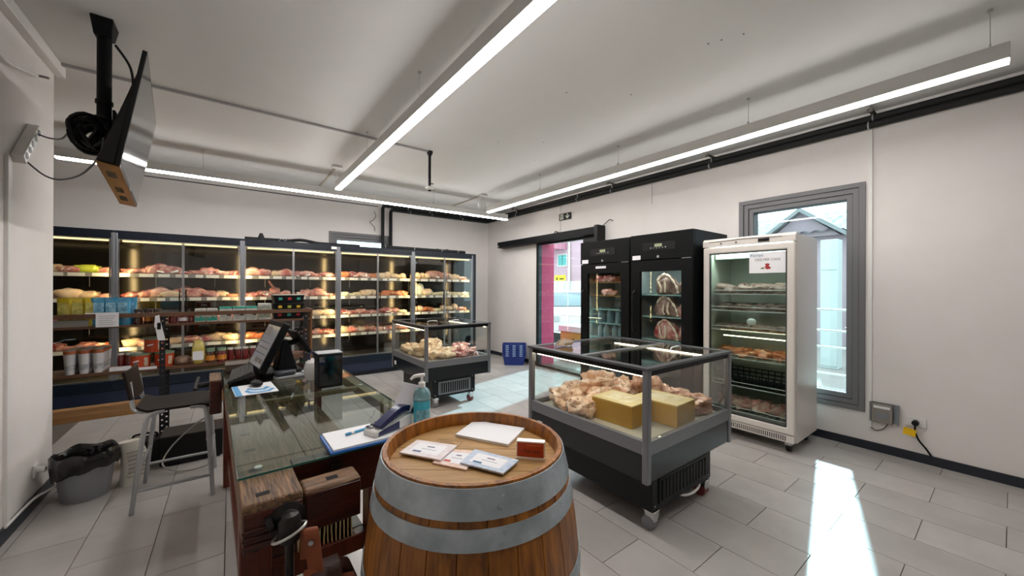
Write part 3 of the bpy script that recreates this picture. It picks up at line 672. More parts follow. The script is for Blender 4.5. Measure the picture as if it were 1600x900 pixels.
m_ginger = mat('crinkled brown frozen meat', '#a5684c', .3, var=.85, scale=18, col2='#dcb190', bump=.6, bscale=28, coat=.5, rnd_hue=.1)
def pile(base, spots, mats, label, group, z0=.546):
    rk_ = left_to_right([(base[0]+p[0], base[1]+p[1], z0+p[3]) for p in spots])
    for i, (x, y, s, dz) in enumerate(spots):
        o = crinkle(lump(200+i+int(base[0]*100), .26*s, .22*s, .14*s, 44, 24, .3, .8), .028, 22, i).build('frozen_meat_parcel', mats[i % len(mats)], None, (base[0]+x, base[1]+y, z0+dz), (0, 0, i*1.3))
        tag(o, label % POS[rk_[i]], 'meat', group)
pile((1.88, 1.23), [(.16, .62, .9, 0), (.2, .86, .95, 0), (.42, .9, 1, 0), (.42, .68, 1, .0), (.66, .9, 1, 0), (.66, .68, 1, 0), (.52, .8, .9, .1), (.86, .86, .9, 0)], (m_fold,), 'crinkled pale frozen meat parcel, %s of the heap in the larger island freezer', 'pale frozen parcels in the larger island')
pile((1.88, 1.23), [(.88, .62, 1, 0), (.86, .38, 1, 0), (.84, .18, .9, 0), (.76, .5, .9, .1)], (m_ginger,), 'brownish frozen meat parcel, %s on the window side of the larger island freezer', 'brown frozen parcels in the larger island')
m_gold = mat('golden carton', '#b98d2e', .35, var=.4, scale=3, col2='#d4b04f', metal=.25)
for (x, y, rz, lb) in ((.30, .40, .05, 'golden cardboard box in the larger island freezer, the one nearer the barrel'), (.55, .235, .05, 'golden cardboard box in the larger island freezer, the one nearer the corner post')):
    t = thing('golden_box', lb, 'box', (1.88+x, 1.23+y, .546), rz, 'golden cartons')
    box('carton', m_gold, t, -.125, .125, -.16, .16, 0, .14, bevel=.003)
    box('lid', mat('pale carton lid', '#d9c48c', .4), t, -.126, .126, -.161, .161, .14, .148, bevel=.002)
    box('printed_panel', mat('printed lid panel', '#e8dfc2', .4, var=.7, scale=14, col2='#b99a55'), t, -.08, .09, -.11, .12, .1481, .149)
pile((1.83, 4.13), [(.2, .62, 1, 0), (.3, .35, 1.05, 0), (.18, .88, 1, 0), (.45, .75, 1.1, 0), (.42, .25, .9, .0), (.3, .55, 1, .09)], (m_pale,), 'large pale frozen bird, %s of the heap in the smaller island freezer', 'pale birds in the smaller island')
pile((1.83, 4.13), [(.62, .32, 1, 0), (.75, .5, 1, 0), (.55, .17, .8, 0), (.72, .2, .8, 0)], (m_beef,), 'frosted red meat piece, %s of those in the smaller island freezer', 'red meat in the smaller island')
# ------------------------------------------------------------------ black upright fridges
m_inner = mat('stainless inner wall', '#b9c4c6', .4, metal=.2)
def fridge(name, label, loc, W, D, H, kind):
    """front face at local x=0, facing -x, width along y"""
    t = thing(name, label, 'fridge', (loc[0], loc[1], 0), 0, 'black upright fridges' if kind != 'w' else None)
    sh = m_blackm
    for nm, a in (('side_panel', (.045, D, 0, .03, .1, H)), ('side_panel', (.045, D, W-.03, W, .1, H)), ('back_panel', (D-.03, D, .03, W-.03, .1, H)), ('roof_block', (.045, D-.03, .03, W-.03, 1.75, H)), ('bottom_block', (.045, D-.03, .03, W-.03, .1, .3))):
        box(nm, sh, t, *a)
    for y in (.031, W-.034): box('inner_side', m_inner, t, .05, D-.031, y, y+.003, .3, 1.745)
    box('inner_back', m_inner, t, D-.034, D-.031, .035, W-.035, .3, 1.745)
    box('header_panel', sh, t, 0, .045, 0, W, 1.785, H, bevel=.004)
    d = MB().frame(.005, W-.005, .14, 1.775, .0, .045, .125, 'x').build('door', sh, t, smooth=False, bevel=.004)
    box('door_glass', m_glass, d, .012, .02, .13, W-.13, .265, 1.65)
    MB().tube([(0, W-.06, .95), (-.035, W-.06, .98), (-.035, W-.06, 1.4), (0, W-.06, 1.43)], .009, 8).build('handle', m_black, d)
    cy = W*.52
    disp = box('control_panel', m_black, t, -.003, 0, cy-.2, cy+.2, 1.885, 1.975, bevel=.001)
    box('green_display', lamp_mat('green display', (.55, .6, .35), .7), disp, -.0045, -.003, cy-.045, cy+.045, 1.925, 1.96)
    for k in range(6): MB().cyl((-.003, cy-.09+.036*k, 1.91-.004*abs(k-2.5)*-1), (-.005, cy-.09+.036*k, 1.91), .006, 8).build('button', m_silver, disp)
    MB().cyl((0, cy, 1.815), (-.008, cy, 1.815), .015, 12).build('lock', m_silver, t)
    box('energy_sticker', m_paper, t, -.0015, 0, W-.14, W-.03, 1.79, 1.84)
    box('hinge_plate', m_silver, t, -.004, .0, .02, .12, 1.777, 1.784)
    for y in (.08, W-.08):
        for x in (.1, D-.1): MB().cyl((x, y, 0), (x, y, .1), .025, 10).build('foot', m_black, t)
    return t
fr = fridge('black_display_fridge', 'black upright fridge with aged beef ribs, next to the white fridge', (3.84, 1.99), .765, .77, 2.08, 'r')
fb = fridge('black_display_fridge', 'black upright fridge beside the entrance door', (3.875, 2.79), .80, .735, 2.08, 'l')
box('name_plate', m_paper, fb, -.0015, 0, .36, .53, 1.715, 1.745)
m_shg = glass('shelf glass', (.8, .95, .92), boost=1.5)
for i, z in enumerate((1.385, 1.135, .87, .6)): box('shelf', mat('pale teal shelf', '#8fb5b2', .25), fr, .06, .72, .036, .729, z-.012, z)
for i, z in enumerate((1.54, 1.36, 1.18, 1.0, .8, .58)): box('shelf', MATS['pale teal shelf'] if i > 1 else mat('brass shelf', '#9c7c45', .3, metal=.6), fb, .06, .69, .036, .764, z-.010, z)
box('inner_light', lamp_mat('warm fridge tube', (1, .78, .42), 8), fb, .06, .075, .05, .062, 1.3, 1.7)
box('inner_light', m_leds, fb, .06, .075, .735, .747, .35, 1.4)
box('inner_light', m_leds, fr, .052, .09, .06, .70, 1.712, 1.728)
def rib(label, x, y, z, s, rz, mm, seed, group):
    t = thing('beef_rib', label, 'meat', (x, y, z), rz, group)
    r = random.Random(seed)
    b = lump(seed+400, .16*s, .36*s, .27*s, 34, 20, .2, .85, .1)
    b.fn(lambda x, y, z: (x*(1-.35*z/(.27*s)), y*(1-.55*(z/(.27*s))**1.6)+.04*s*(z/(.27*s)), z)); crinkle(b, .022*s, 16, seed)
    b.build('meat', mm, t, ang=70)
    P = [(-.075*s, -.17*s, .015), (-.085*s, -.165*s, .08*s), (-.07*s, -.11*s, .16*s), (-.05*s, -.03*s, .235*s), (-.04*s, .05*s, .25*s), (-.05*s, .12*s, .17*s)]
    MB().tube(spline(P, 4), [(.012+.007*math.sin(k*1.7+seed))*s for k in range(21)], 7).build('fat_edge', m_bone, t)
    for k in range(2):
        y0 = r.uniform(-.07, .0)*s+.07*s*k; h0 = r.uniform(.13, .19)*s
        MB().tube(spline([(-.082*s, y0, .03*s), (-.088*s, y0+r.uniform(-.02, .03)*s, h0*.5), (-.07*s, y0+r.uniform(.0, .05)*s, h0)], 4), [r.uniform(.008, .014)*s for _ in range(9)], 6).build('rib_bone', m_bone, t)
m_red = mat('fresh red rib', '#9c1f22', .3, var=.8, scale=9, col2='#e6c9bd', bump=.3)
for i, z in enumerate((1.386, 1.136, .871, .601)):
    mm = (m_dark, m_dark, m_red, m_red)[i]; w_ = ('top', 'second', 'third', 'lowest')[i]
    rib('large bone-in beef rib on the %s shelf of the black fridge' % w_, 3.98, 2.35, z, .9, 0, mm, i, 'bone-in beef ribs')
    rib('smaller cut of beef at the right of the %s shelf in the black fridge' % w_, 4.0, 2.13, z, .62, .3, (m_dark, m_red, m_red, m_red)[i], i+9, 'bone-in beef ribs')
for i, (y, z, m, w_) in enumerate(((3.15, 1.541, m_beef, 'top'), (3.3, 1.541, m_beef, 'top'), (3.2, 1.361, m_pork, 'second'))):
    tag(inst('beef_parcel', item_mesh('pack2', m), None, (4.0, y, z), (0, 0, .4*i)), '%smeat parcel on the %s brass shelf of the fridge beside the door' % (('right ', 'left ', '')[i], w_), 'meat', 'parcels in the fridge by the door')
m_btl = mat('bluish reflection bottle', '#9fc4cc', .08, trans=.6)  # bottle shapes added to model street reflections seen in the fridge door
btl = MB().lathe([(0, 0), (.035, 0), (.037, .02), (.037, .12), (.03, .145), (.013, .165), (.012, .2), (0, .2)], 14).mesh('bottle', m_btl)
for i, (x, y, z) in enumerate(((4.0, 3.0, .801), (4.02, 3.12, .801), (4.0, 3.24, .801), (4.03, 3.36, .801), (4.0, 3.05, 1.001), (4.02, 3.2, 1.001), (4.0, 3.33, 1.001), (4.0, 3.0, .581), (4.02, 3.15, .581), (4.0, 3.3, .581))):
    w_ = {.801: 'fifth', 1.001: 'fourth', .581: 'lowest'}[z]
    tag(inst('reflection_bottle', btl, None, (x, y, z)), 'modelled bottle-shaped reflection, %s on the %s shelf of the fridge beside the door' % (('rightmost', 'second from right', 'third from right', 'fourth from right')[i % 4 if i < 4 else (i-4) % 3], w_), 'bottle', 'modelled reflections in the fridge by the door')
# ------------------------------------------------------------------ white fridge
m_enam = mat('white enamel', '#d9d2cb', .3, var=.25, scale=2, col2='#cfc6be')
m_inw = mat('aged white liner', '#b9c0b2', .45)
wf = thing('white_display_fridge', 'white glass-door fridge on castors in front of the tall window', 'fridge', (3.92, 1.13, 0))
W, D, H = .80, .60, 1.95
for nm, a in (('side_panel', (.05, D, 0, .03, .1, H-.01)), ('side_panel', (.05, D, W-.03, W, .1, H-.01)), ('back_panel', (D-.03, D, .03, W-.03, .1, H-.01)), ('roof', (.05, D-.03, .03, W-.03, 1.88, H-.01)), ('floor_block', (.05, D-.03, .03, W-.03, .1, .2))): box(nm, m_enam, wf, *a)
for y in (.031, W-.034): box('inner_side', m_inw, wf, .055, D-.031, y, y+.003, .2, 1.88)
box('inner_back', m_inw, wf, D-.034, D-.031, .035, W-.035, .2, 1.88)
hd = MB().prism([(0, 1.875), (.0, 1.93), (.02, 1.955), (.06, 1.96), (.06, 1.875)], 0, W, 'y').build('header', m_enam, wf, bevel=.003)
box('display', m_black, wf, -.003, .0, .20, .29, 1.89, 1.92)
for y in (.48, .62): MB().cyl((0, y, 1.905), (-.004, y, 1.905), .008, 10).build('lock', m_frame2, wf)
MB().tube([(-.001, .1, 1.925), (-.002, .4, 1.935), (-.001, .74, 1.925)], .003, 6).build('crease', mat('grey crease', '#8a8078', .5), wf)
d = MB().frame(.004, W-.004, .17, 1.868, 0, .045, .062, 'x').build('door', m_enam, wf, smooth=False, bevel=.012, seg=3)
MB().frame(.066, W-.066, .232, 1.806, .004, .03, .008, 'x').build('gasket', m_frame2, d, smooth=False)
box('door_glass', m_glassg, d, .014, .02, .074, W-.074, .24, 1.798)
gp = box('vent_panel', m_enam, wf, .005, .05, 0.01, W-.01, .1, .165, bevel=.003)
for k in range(40):
    y = .07+.017*k; box('vent_slot', m_frame2, gp, .0035, .0052, y, y+.008, .112, .155)
MB().lathe([(0, 0), (.012, 0), (.012, .004), (0, .004)], 12).xf(Matrix.Rotation(-PI/2, 4, 'Y')).build('vent_badge', m_silver, gp, loc=(.003, .48, .133))
for y in (.07, W-.07):
    for x in (.08, D-.08):
        c = box('castor', m_silver, wf, x-.02, x+.02, y-.025, y+.025, .06, .1)
        MB().cyl((x+.01, y-.016, .034), (x+.01, y+.016, .034), .034, 16).build('wheel', m_black, c)
box('top_light', m_leds, wf, .1, .16, .08, W-.08, 1.835, 1.86)
box('lamp_cover', mat('milky cover', '#cfe0da', .3), wf, .17, .30, .05, W-.05, 1.76, 1.87)
box('shelf_light', lamp_mat('warm shelf tube', (1, .8, .45), 9), wf, .06, .07, .08, .62, .985, .993)
WSZ = (1.405, 1.24, 1.045, .775, .505, .26)
for z in WSZ:
    s = MB().frame(.05, D-.05, .045, W-.045, z-.006, z, .006, 'z').build('wire_shelf', m_white, wf, smooth=False)
    for k in range(13):
        y = .09+.052*k; MB().cyl((.052, y, z-.003), (D-.052, y, z-.003), .0025, 5).build('wire', m_white, s)
    MB().tube([(.052, .06, z), (.052, .06, z+.035), (.052, W-.06, z+.035), (.052, W-.06, z)], .003, 5).build('front_lip', m_white, s)
r5 = random.Random(5)
wl = ('top', 'second', 'third', 'fourth', None, 'lowest')
for i, z in enumerate(WSZ):
    if i == 4: continue
    m = (m_dark, m_dark, m_dark, m_saus, None, m_pork)[i]
    for k in range(4):
        hh = (.1, .07, .06, .09, 0, .11)[i]
        o = crinkle(lump(300+i*10+k, .2, .2, hh, 36, 18, .25, .8), .016, 24, k).build('dried_meat', m, None, (3.92+.22+r5.uniform(-.03, .03), 1.13+.155+.163*k, z+.001), (0, 0, r5.uniform(-.4, .4)))
        tag(o, '%s meat scraps, %s on the %s shelf of the white fridge' % (('grey-brown', 'dark dried', 'dark dried', 'orange', '', 'brown')[i], ('rightmost', 'second from right', 'second from left', 'leftmost')[k], wl[i]), 'meat', 'meat scraps, %s shelf of the white fridge' % wl[i])
cr = thing('black_crate', 'black plastic crate with lattice sides on the fifth shelf of the white fridge', 'crate', (3.99, 1.2, .506))
box('bottom', m_black, cr, 0, .4, 0, .64, 0, .008)
for x in (0, .392):
    for z in (.035, .075, .115): box('rail', m_black, cr, x, x+.008, 0, .64, z-.006, z+.006)
    for k in range(12): box('slat', m_black, cr, x+.001, x+.007, .0+.0575*k, .0+.0575*k+.008, .008, .12)
for y in (0, .632): box('end_wall', m_black, cr, 0.0, .4, y, y+.008, .008, .15)
tag(box('black_tray', m_black, None, 4.2, 4.44, 1.32, 1.6, 1.241, 1.31, bevel=.006), 'black tray standing on the second shelf of the white fridge', 'tray')
tag(lump(333, .07, .08, .07, 14, 10, .05, .95).build('white_lump', m_white, None, (3.99, 1.5, 1.106+.0)), 'small white ball on the third shelf of the white fridge', 'ball')
pp = thing('paper_notice', 'white paper notice reading OSSI PER CANI on the white fridge door', 'notice', (3.9325, 1.348, 1.694), 0); pp.rotation_euler = (0, 0, 0)
box('sheet', m_paper, pp, -.0012, 0, -.15, .15, -.094, .094)
RT = (PI/2, 0, -PI/2)
text('logo_text', 'Ferrani', .036, mat('logo blue', '#3f6f92', .6), pp, (-.0016, .085, .07), RT)
text('logo_slashes', '//', .03, MATS['logo blue'], pp, (-.0016, .142, .07), RT)
text('notice_text', 'OSSI PER CANI', .033, mat('notice grey ink', '#77706c', .6), pp, (-.0016, .0, .028), RT, sx=.95)
MB().prism([(.045, -.05), (.02, -.04), (.01, -.06), (-.02, -.058), (-.03, -.045), (-.01, -.03), (-.02, -.012), (.0, -.005), (.02, -.01), (.012, -.03)], -.0017, -.0012, 'x').build('meat_picture', mat('picture red', '#a5302c', .6), pp)
MB().prism([(.06, -.052), (.03, -.058), (.02, -.05), (.04, -.04)], -.0017, -.0012, 'x').build('green_picture', mat('picture green', '#6f7a3a', .6), pp)
# ------------------------------------------------------------------ shop rack behind the till
m_rackw = mat('brown shelf board', '#6b4a34', .5, var=.6, scale=4, stretch=(1, 12, 12), col2='#553825')
m_rackl = mat('light shelf board', '#a67b4e', .5, var=.6, scale=4, stretch=(1, 12, 12), col2='#8c6038')
m_perf = mat('black perforated steel', '#101318', .45)
rk = thing('shop_rack', 'rack of black perforated posts and brown wooden shelves behind the till', 'shelf rack', (0, 4.63, 0))
for x in (-1.66, -.494, .66):
    for y in (0, .3):
        b = MB()
        b.box(x-.02, x-.007, y, y+.004, 0, 1.2); b.box(x+.007, x+.02, y, y+.004, 0, 1.2); 
        for k in range(24): b.box(x-.007, x+.007, y, y+.004, k*.05, k*.05+.036)
        b.box(x-.02, x-.016, y+.004, y+.035, 0, 1.2); b.build('perforated_post', m_perf, rk, smooth=False)
for z0, z1, mm in ((1.095, 1.117, m_rackw), (.695, .722, m_rackw), (.335, .385, m_rackl)): box('shelf_board', mm, rk, -1.75, .70, -.008 if z0 < .4 else .006, .335, z0, z1, bevel=.002)
box('front_lip', m_rackw, rk, -1.75, .72, -.022, -.004, 1.183, 1.220, bevel=.002)
box('side_lip', m_rackw, rk, .702, .72, -.004, .335, 1.183, 1.220, bevel=.002)
box('side_board', mat('brown side board', '#7a5232', .5, var=.5, scale=4, stretch=(10, 10, 1), col2='#5c3b22'), rk, .702, .722, .0, .16, .4, 1.182, bevel=.002)
RY = 4.63
TZ, LZ = 1.1175, .7225
# yellow and blue pouches
pouch = MB()
for i, (w_, d_, z) in enumerate(((.042, .022, 0), (.045, .028, .06), (.043, .022, .16), (.045, .006, .215), (.046, .002, .24))):
    for k in range(10):
        a = 2*PI*k/10; pouch.v.append((w_*math.copysign(abs(math.cos(a))**.6, math.cos(a)), d_*math.copysign(abs(math.sin(a))**.8, math.sin(a)), z))
for i in range(4):
    for k in range(10): pouch.f.append((i*10+k, i*10+(k+1) % 10, i*10+10+(k+1) % 10, i*10+10+k))
pouch.f += [tuple(range(9, -1, -1)), tuple(40+k for k in range(10))]
m_yel = mat('yellow pouch', '#c9a91d', .25, var=.6, scale=14, col2='#efe04a', coat=.5, bump=.2)
m_blu = mat('blue pouch', '#1f86b5', .25, var=.6, scale=14, col2='#7cc6e0', coat=.5, bump=.2)
py, pbm = pouch.mesh('pouch', m_yel), pouch.mesh('pouch', m_blu)
pan = MB().box(-.03, .03, -.031, -.027, .06, .2).mesh('front_print', mat('yellow print', '#e8dc7a', .4, var=.8, scale=30, col2='#7a7a2a'), smooth=False)
pan2 = MB().box(-.03, .03, -.031, -.027, .06, .2).mesh('front_print', mat('blue print', '#9ed3e6', .4, var=.8, scale=30, col2='#1d6f9e'), smooth=False)
for i in range(6):
    o = inst('yellow_pouch', py, None, (-1.09+.046*(i % 3)*1.55+.02*(i//3), RY+.06+.08*(i//3), TZ), (.06, 0, .15*(i % 3)-.1)); tag(o, 'yellow stand-up pouch, %s in the %s row on the upper rack shelf' % (('left', 'middle', 'right')[i % 3], ('front', 'back')[i//3]), 'pouch', 'yellow pouches'); inst('front_print', pan, o)
for i in range(6):
    o = inst('blue_pouch', pbm, None, (-.90+.05*(i % 3)*1.5+.03*(i//3), RY+.06+.08*(i//3), TZ), (.06, 0, .12-.1*(i % 3))); tag(o, 'blue stand-up pouch, %s in the %s row on the upper rack shelf' % (('left', 'middle', 'right')[i % 3], ('front', 'back')[i//3]), 'pouch', 'blue pouches'); inst('front_print', pan2, o)
tag(box('display_carton', mat('grey carton', '#8f8a85', .6), None, -1.15, -.955, RY+.006, RY+.02, TZ, TZ+.055), 'grey display carton edge in front of the yellow pouches', 'carton')
nt_ = thing('shelf_notice', 'white paper notice hung on the rack lip below the blue pouches', 'notice', (-.835, RY-.026, 1.17))
box('sheet', m_paper, nt_, -.068, .068, -.0015, 0, -.06, .055)
for k in range(5): box('text_line', mat('grey ink', '#a5a4a8', .6), nt_, -.05, .05-.012*(k % 3), -.0019, -.0015, .03-.018*k, .034-.018*k)
box('top_tab', m_paper, nt_, -.13, .068, -.001, .0, .052, .062)
def jar(name, label, cat, x, y, z, r, h, m, mlid, group, lidh=.02, n=16, band=None):
    t = thing(name, label, cat, (x, y, z), 0, group)
    MB().lathe([(0, 0), (r*.94, 0), (r, .008), (r, h*.8), (r*.86, h*.9), (r*.86, h), (0, h)], n).build('jar', m, t)
    MB().lathe([(0, h), (r*.92, h), (r*.95, h+lidh*.2), (r*.95, h+lidh*.8), (r*.9, h+lidh), (0, h+lidh)], n).build('lid', mlid, t)
    if band: MB().lathe([(r*1.005, h*.2), (r*1.01, h*.2), (r*1.01, h*.65), (r*1.005, h*.65)], n).build('paper_band', band, t)
    return t
m_amber = mat('amber preserve', '#4a1f0c', .1, coat=.8, spec=.6); m_redj = mat('red preserve', '#6d0f12', .1, coat=.8, spec=.6)
m_lidb = mat('dark lid', '#2b2622', .4); m_lidw = mat('white lid', '#ddd8cf', .5); m_lidg = mat('green lid', '#7f9a7e', .4)
m_band = mat('orange paper band', '#d0842c', .5)
for i in range(3): jar('amber_jar', ('left', 'middle', 'right')[i]+' dark amber jar on the upper rack shelf near the hanging tag', 'jar', -.66+.062*i, RY+.06+.03*(i % 2), TZ, .031, .115, m_amber, m_lidb, 'amber jars', band=m_band if i == 1 else None)
for i in range(3): jar('red_jar', ('left', 'middle', 'right')[i]+' wide red jar with white lid on the upper rack shelf', 'jar', -.43+.07*i, RY+.07, TZ, .034, .075, m_redj, m_lidw, 'red jars with white lids', band=m_paper if i == 1 else None)
m_tea = mat('white printed carton', '#dcd9d2', .5, var=.6, scale=22, col2='#8f9a8c'); m_teal2 = mat('turquoise print', '#38a894', .5)
def carton(label, x0, x1, h, style, group, d=.07):
    t = thing('food_carton', label, 'carton', ((x0+x1)/2, RY+.06, TZ), 0, group); w_ = (x1-x0)/2-.002
    box('body', m_tea, t, -w_, w_, -.03, d, 0, h, bevel=.002)
    if style == 'wave':
        MB().prism([(-w_*.98, .01), (w_*.98, .01), (w_*.98, h*.42), (w_*.6, h*.3), (w_*.1, h*.46), (-w_*.3, h*.28), (-w_*.98, h*.4)], -.0312, -.0302, 'y').build('turquoise_panel', m_teal2, t)
        box('pattern_strip', mat('dark pattern', '#3c4a46', .6, var=.9, scale=60, col2='#d5d5cc'), t, -w_*.9, w_*.9, -.0312, -.0302, h*.72, h*.85)
    elif style == 'lid':
        box('turquoise_lid', m_teal2, t, -w_, w_, -.031, d+.001, h-.016, h+.002)
        box('number_print', mat('dark print', '#4c5254', .6), t, w_*.2, w_*.85, -.0312, -.0302, h*.36, h*.5)
    else:
        box('leaf_print', mat('leaf print', '#b9b8a8', .6, var=.9, scale=30, col2='#6f7a66'), t, -w_*.9, w_*.9, -.0312, -.0302, h*.12, h*.88)
for i in range(2): carton(('left', 'right')[i]+' white carton with turquoise wave panel on the upper rack shelf', -.275+.088*i, -.19+.088*i, .125, 'wave', 'wave panel cartons')
for i in range(3): carton(('left', 'middle', 'right')[i]+' white carton with turquoise lid on the upper rack shelf', -.09+.105*i, .012+.105*i, .137, 'lid', 'turquoise lid cartons')
carton('taller grey-white carton with leaf print on the upper rack shelf', .228, .345, .165, 'leaf', None, .12)
m_lab = [mat('label red', '#b3252b', .5), mat('label yellow', '#d9b629', .5), mat('label teal', '#2fa090', .5), mat('label lime', '#a6b13c', .5)]
for lv in range(3):
    t = thing('black_punnet_tray', '%s black tray of small punnets stacked at the right end of the rack' % ('lowest', 'middle', 'topmost')[lv], 'tray', (.5, RY+.1, TZ+.085*lv), .03*lv, 'stacked black trays')
    MB().hexa([(-.13, -.075, 0), (.13, -.075, 0), (.13, .1, 0), (-.13, .1, 0), (-.145, -.085, .08), (.145, -.085, .08), (.145, .11, .08), (-.145, .11, .08)]).build('tray', m_black, t, bevel=.004)
    for k in range(3): box('colour_label', m_lab[(k*2+lv) % 4], t, -.1+.085*k, -.066+.085*k, -.0855, -.083, .03, .056)
    if lv == 2: box('film_lid', m_wrapw, t, -.145, .145, -.085, .11, .081, .088)
# lower shelf goods
m_cupw = mat('white paper cup', '#d5d3d4', .5); m_cupp = mat('grey cup print', '#8f9298', .5, var=.9, scale=40, col2='#dcdcdc'); m_cupl = mat('brown cup band', '#a3572a', .5)
cup_b = MB().lathe([(0, 0), (.026, 0), (.036, .17), (0, .172)], 18).mesh('cup_body', m_cupw)
cup_l = MB().lathe([(.0362, .168), (.0385, .17), (.0385, .19), (.036, .195), (0, .193)], 18).mesh('cup_lid', m_cupl)
cup_t = MB().lathe([(0, .196), (.034, .197), (.034, .1995), (0, .2)], 18).mesh('cup_film', mat('silver film', '#a9abb0', .3, metal=.4))
cup_p = MB().lathe([(.0283, .035), (.029, .035), (.0316, .08), (.0309, .08)], 18).mesh('cup_print', m_cupp)
for r_ in range(4):
    for c_ in range(3):
        rw = ('front', 'second', 'third', 'back')[r_]
        t = thing('soup_cup', 'white soup cup with brown rim, %s of the %s row on the lower rack shelf' % (('leftmost', 'middle', 'rightmost')[c_], rw), 'cup', (-1.062+.081*c_, RY+.045+.08*r_, LZ), 0, 'soup cups')
        for nm, me in (('body', cup_b), ('lid', cup_l), ('film', cup_t), ('print', cup_p)): inst(nm, me, t)
for i in range(3): jar('red_jar', ('left', 'middle', 'right')[i]+' tall red jar with pale lid beside the soup cups', 'jar', -.775+.055*i, RY+.14-.02*i, LZ, .03, .12, m_redj, m_lidw, 'tall red jars')
tag(box('paper_tray', m_paper, None, -.83, -.7, RY+.012, RY+.07, LZ, LZ+.03), 'small white paper tray on the lower rack shelf by the red jars', 'tray')
m_tin = mat('orange printed tin', '#c2451c', .4, var=.25, scale=6, col2='#a4330f')
def tin(label, x, y, z):
    t = thing('orange_tin', label, 'tin', (x, y, z), 0, 'orange tins'); r = .068
    MB().lathe([(0, 0), (r, 0), (r, .115), (0, .115)], 24).build('body', m_tin, t)
    MB().lathe([(0, .115), (r+.002, .115), (r+.003, .128), (r-.004, .132), (0, .13)], 24).build('lid', m_lidg, t)
    b = MB()
    for k in range(4):
        a = math.radians(-62+k*9); b.v += [(r*1.012*math.cos(a), r*1.012*math.sin(a), .02), (r*1.012*math.cos(a), r*1.012*math.sin(a), .095)]
    b.f = [(2*k, 2*k+2, 2*k+3, 2*k+1) for k in range(3)]; b.build('portrait_panel', mat('cream panel', '#e5d3b5', .5, var=.7, scale=30, col2='#6b3a22'), t)
    b = MB()
    for k in range(4):
        a = math.radians(-125+k*12); b.v += [(r*1.012*math.cos(a), r*1.012*math.sin(a), .055+.004*k), (r*1.012*math.cos(a), r*1.012*math.sin(a), .066+.004*k)]
    b.f = [(2*k, 2*k+2, 2*k+3, 2*k+1) for k in range(3)]; b.build('script_line', m_paper, t)
tin('left orange tin with green lid on the lower rack shelf', -.65, RY+.09, LZ); tin('right orange tin with green lid, partly behind the black post', -.49, RY+.10, LZ); tin('orange tin with green lid standing on top of the two others', -.565, RY+.14, LZ+.133)
tag(box('price_card', m_paper, None, -.7, -.53, RY-.0, RY+.004, LZ-.008, LZ+.016), 'white card strip in front of the orange tins', 'card')
t = thing('bagged_loaf', 'brown bread loaf in clear bag on the lower rack shelf', 'bread', (-.36, RY+.09, LZ)); lump(91, .13, .11, .085, 16, 9, .1, .8).build('loaf', mat('brown loaf', '#5d3a26', .4, var=.7, scale=14, col2='#c0a08a', coat=.6), t)
t = thing('pasta_bag', 'yellow and white bag of pasta on the lower rack shelf', 'bag', (-.245, RY+.05, LZ)); lump(92, .1, .07, .235, 14, 12, .05, .7).build('bag', mat('yellow bag', '#c9b135', .3, var=.5, scale=9, col2='#e8e0a8', coat=.5), t)
MB().prism(rrect(-.04, .04, .035, .12, .01), -.0375, -.035, 'y').build('white_label', m_paper, t)
for i in range(2): jar('cloth_lid_jar', ('left', 'right')[i]+' dark jar with orange label and cloth lid on the lower rack shelf', 'jar', -.155+.085*i, RY+.05, LZ, .038, .105, m_redj if i else m_amber, m_lidg, 'cloth lid jars', .03, band=m_band)
for i in range(4): jar('red_jar', ('leftmost', 'second', 'third', 'rightmost')[i]+' short red jar in the row behind the flat wooden box', 'jar', .0+.062*i, RY+.11, LZ, .029, .10, m_redj, m_lidw, 'short red jars')
hg = thing('hanging_tag', 'white tag with black clip hanging on the rack post', 'tag', (-.5, RY-.03, 1.07))
MB().hexa([(-.045, -.002, .02), (.0, -.002, .03), (.0, 0, .03), (-.045, 0, .02), (-.04, -.002, .12), (-.012, -.002, .13), (-.012, 0, .13), (-.04, 0, .12)]).build('upper_tag', m_paper, hg)
MB().hexa([(-.02, -.004, -.1), (.03, -.004, -.1), (.03, -.002, -.1), (-.02, -.002, -.1), (-.045, -.004, .06), (.0, -.004, .06), (.0, -.002, .06), (-.045, -.002, .06)]).build('lower_tag', m_paper, hg)
box('clip', m_black, hg, -.025, .0, -.012, -.004, .0, .06, bevel=.003)
# ------------------------------------------------------------------ carpenter's bench with glass top (counter)
m_old = mat('weathered bench wood', '#94704f', .6, var=1, scale=5, stretch=(16, 1.2, 16), col2='#3f2d20', bump=.8, bscale=9)
m_oldx = mat('weathered jaw wood', '#9a7350', .6, var=1, scale=5, stretch=(1.2, 16, 16), col2='#3a281b', bump=.8, bscale=9)
m_redw = mat('red brown varnished wood', '#4a1c10', .35, var=.8, scale=5, stretch=(1.5, 10, 10), col2='#240c07', bump=.25, bscale=9)
m_leg = mat('reddish leg wood', '#6b2c17', .4, var=.7, scale=5, stretch=(10, 10, 1.2), col2='#3a150a', bump=.2, bscale=9)
m_tan = mat('tan rail wood', '#a08763', .5, var=.7, scale=5, stretch=(14, 1.2, 14), col2='#7a6244')
m_iron = mat('old iron', '#3c3a38', .45, metal=.8, var=.6, scale=14, col2='#231f1c', bump=.2)
m_hole = mat('dark hole', '#0a0706', .9)
BO = (.021, 1.48)
bn = thing('carpenter_bench', 'old carpenter workbench with a glass top, used as shop counter', 'workbench', (BO[0], BO[1], 0), math.radians(1.9))
def GB(name, m, *a, bevel=.004): return box(name, m, bn, *a, bevel=bevel)
GB('bench_plank', m_old, 0, .155, -.172, 2.1, .715, .8255, bevel=.006)
GB('plank_face', m_redw, .003, .152, -.176, -.165, .69, .80, bevel=.004)
GB('plank_skirt', m_redw, .004, .15, -.165, 2.09, .69, .7148)
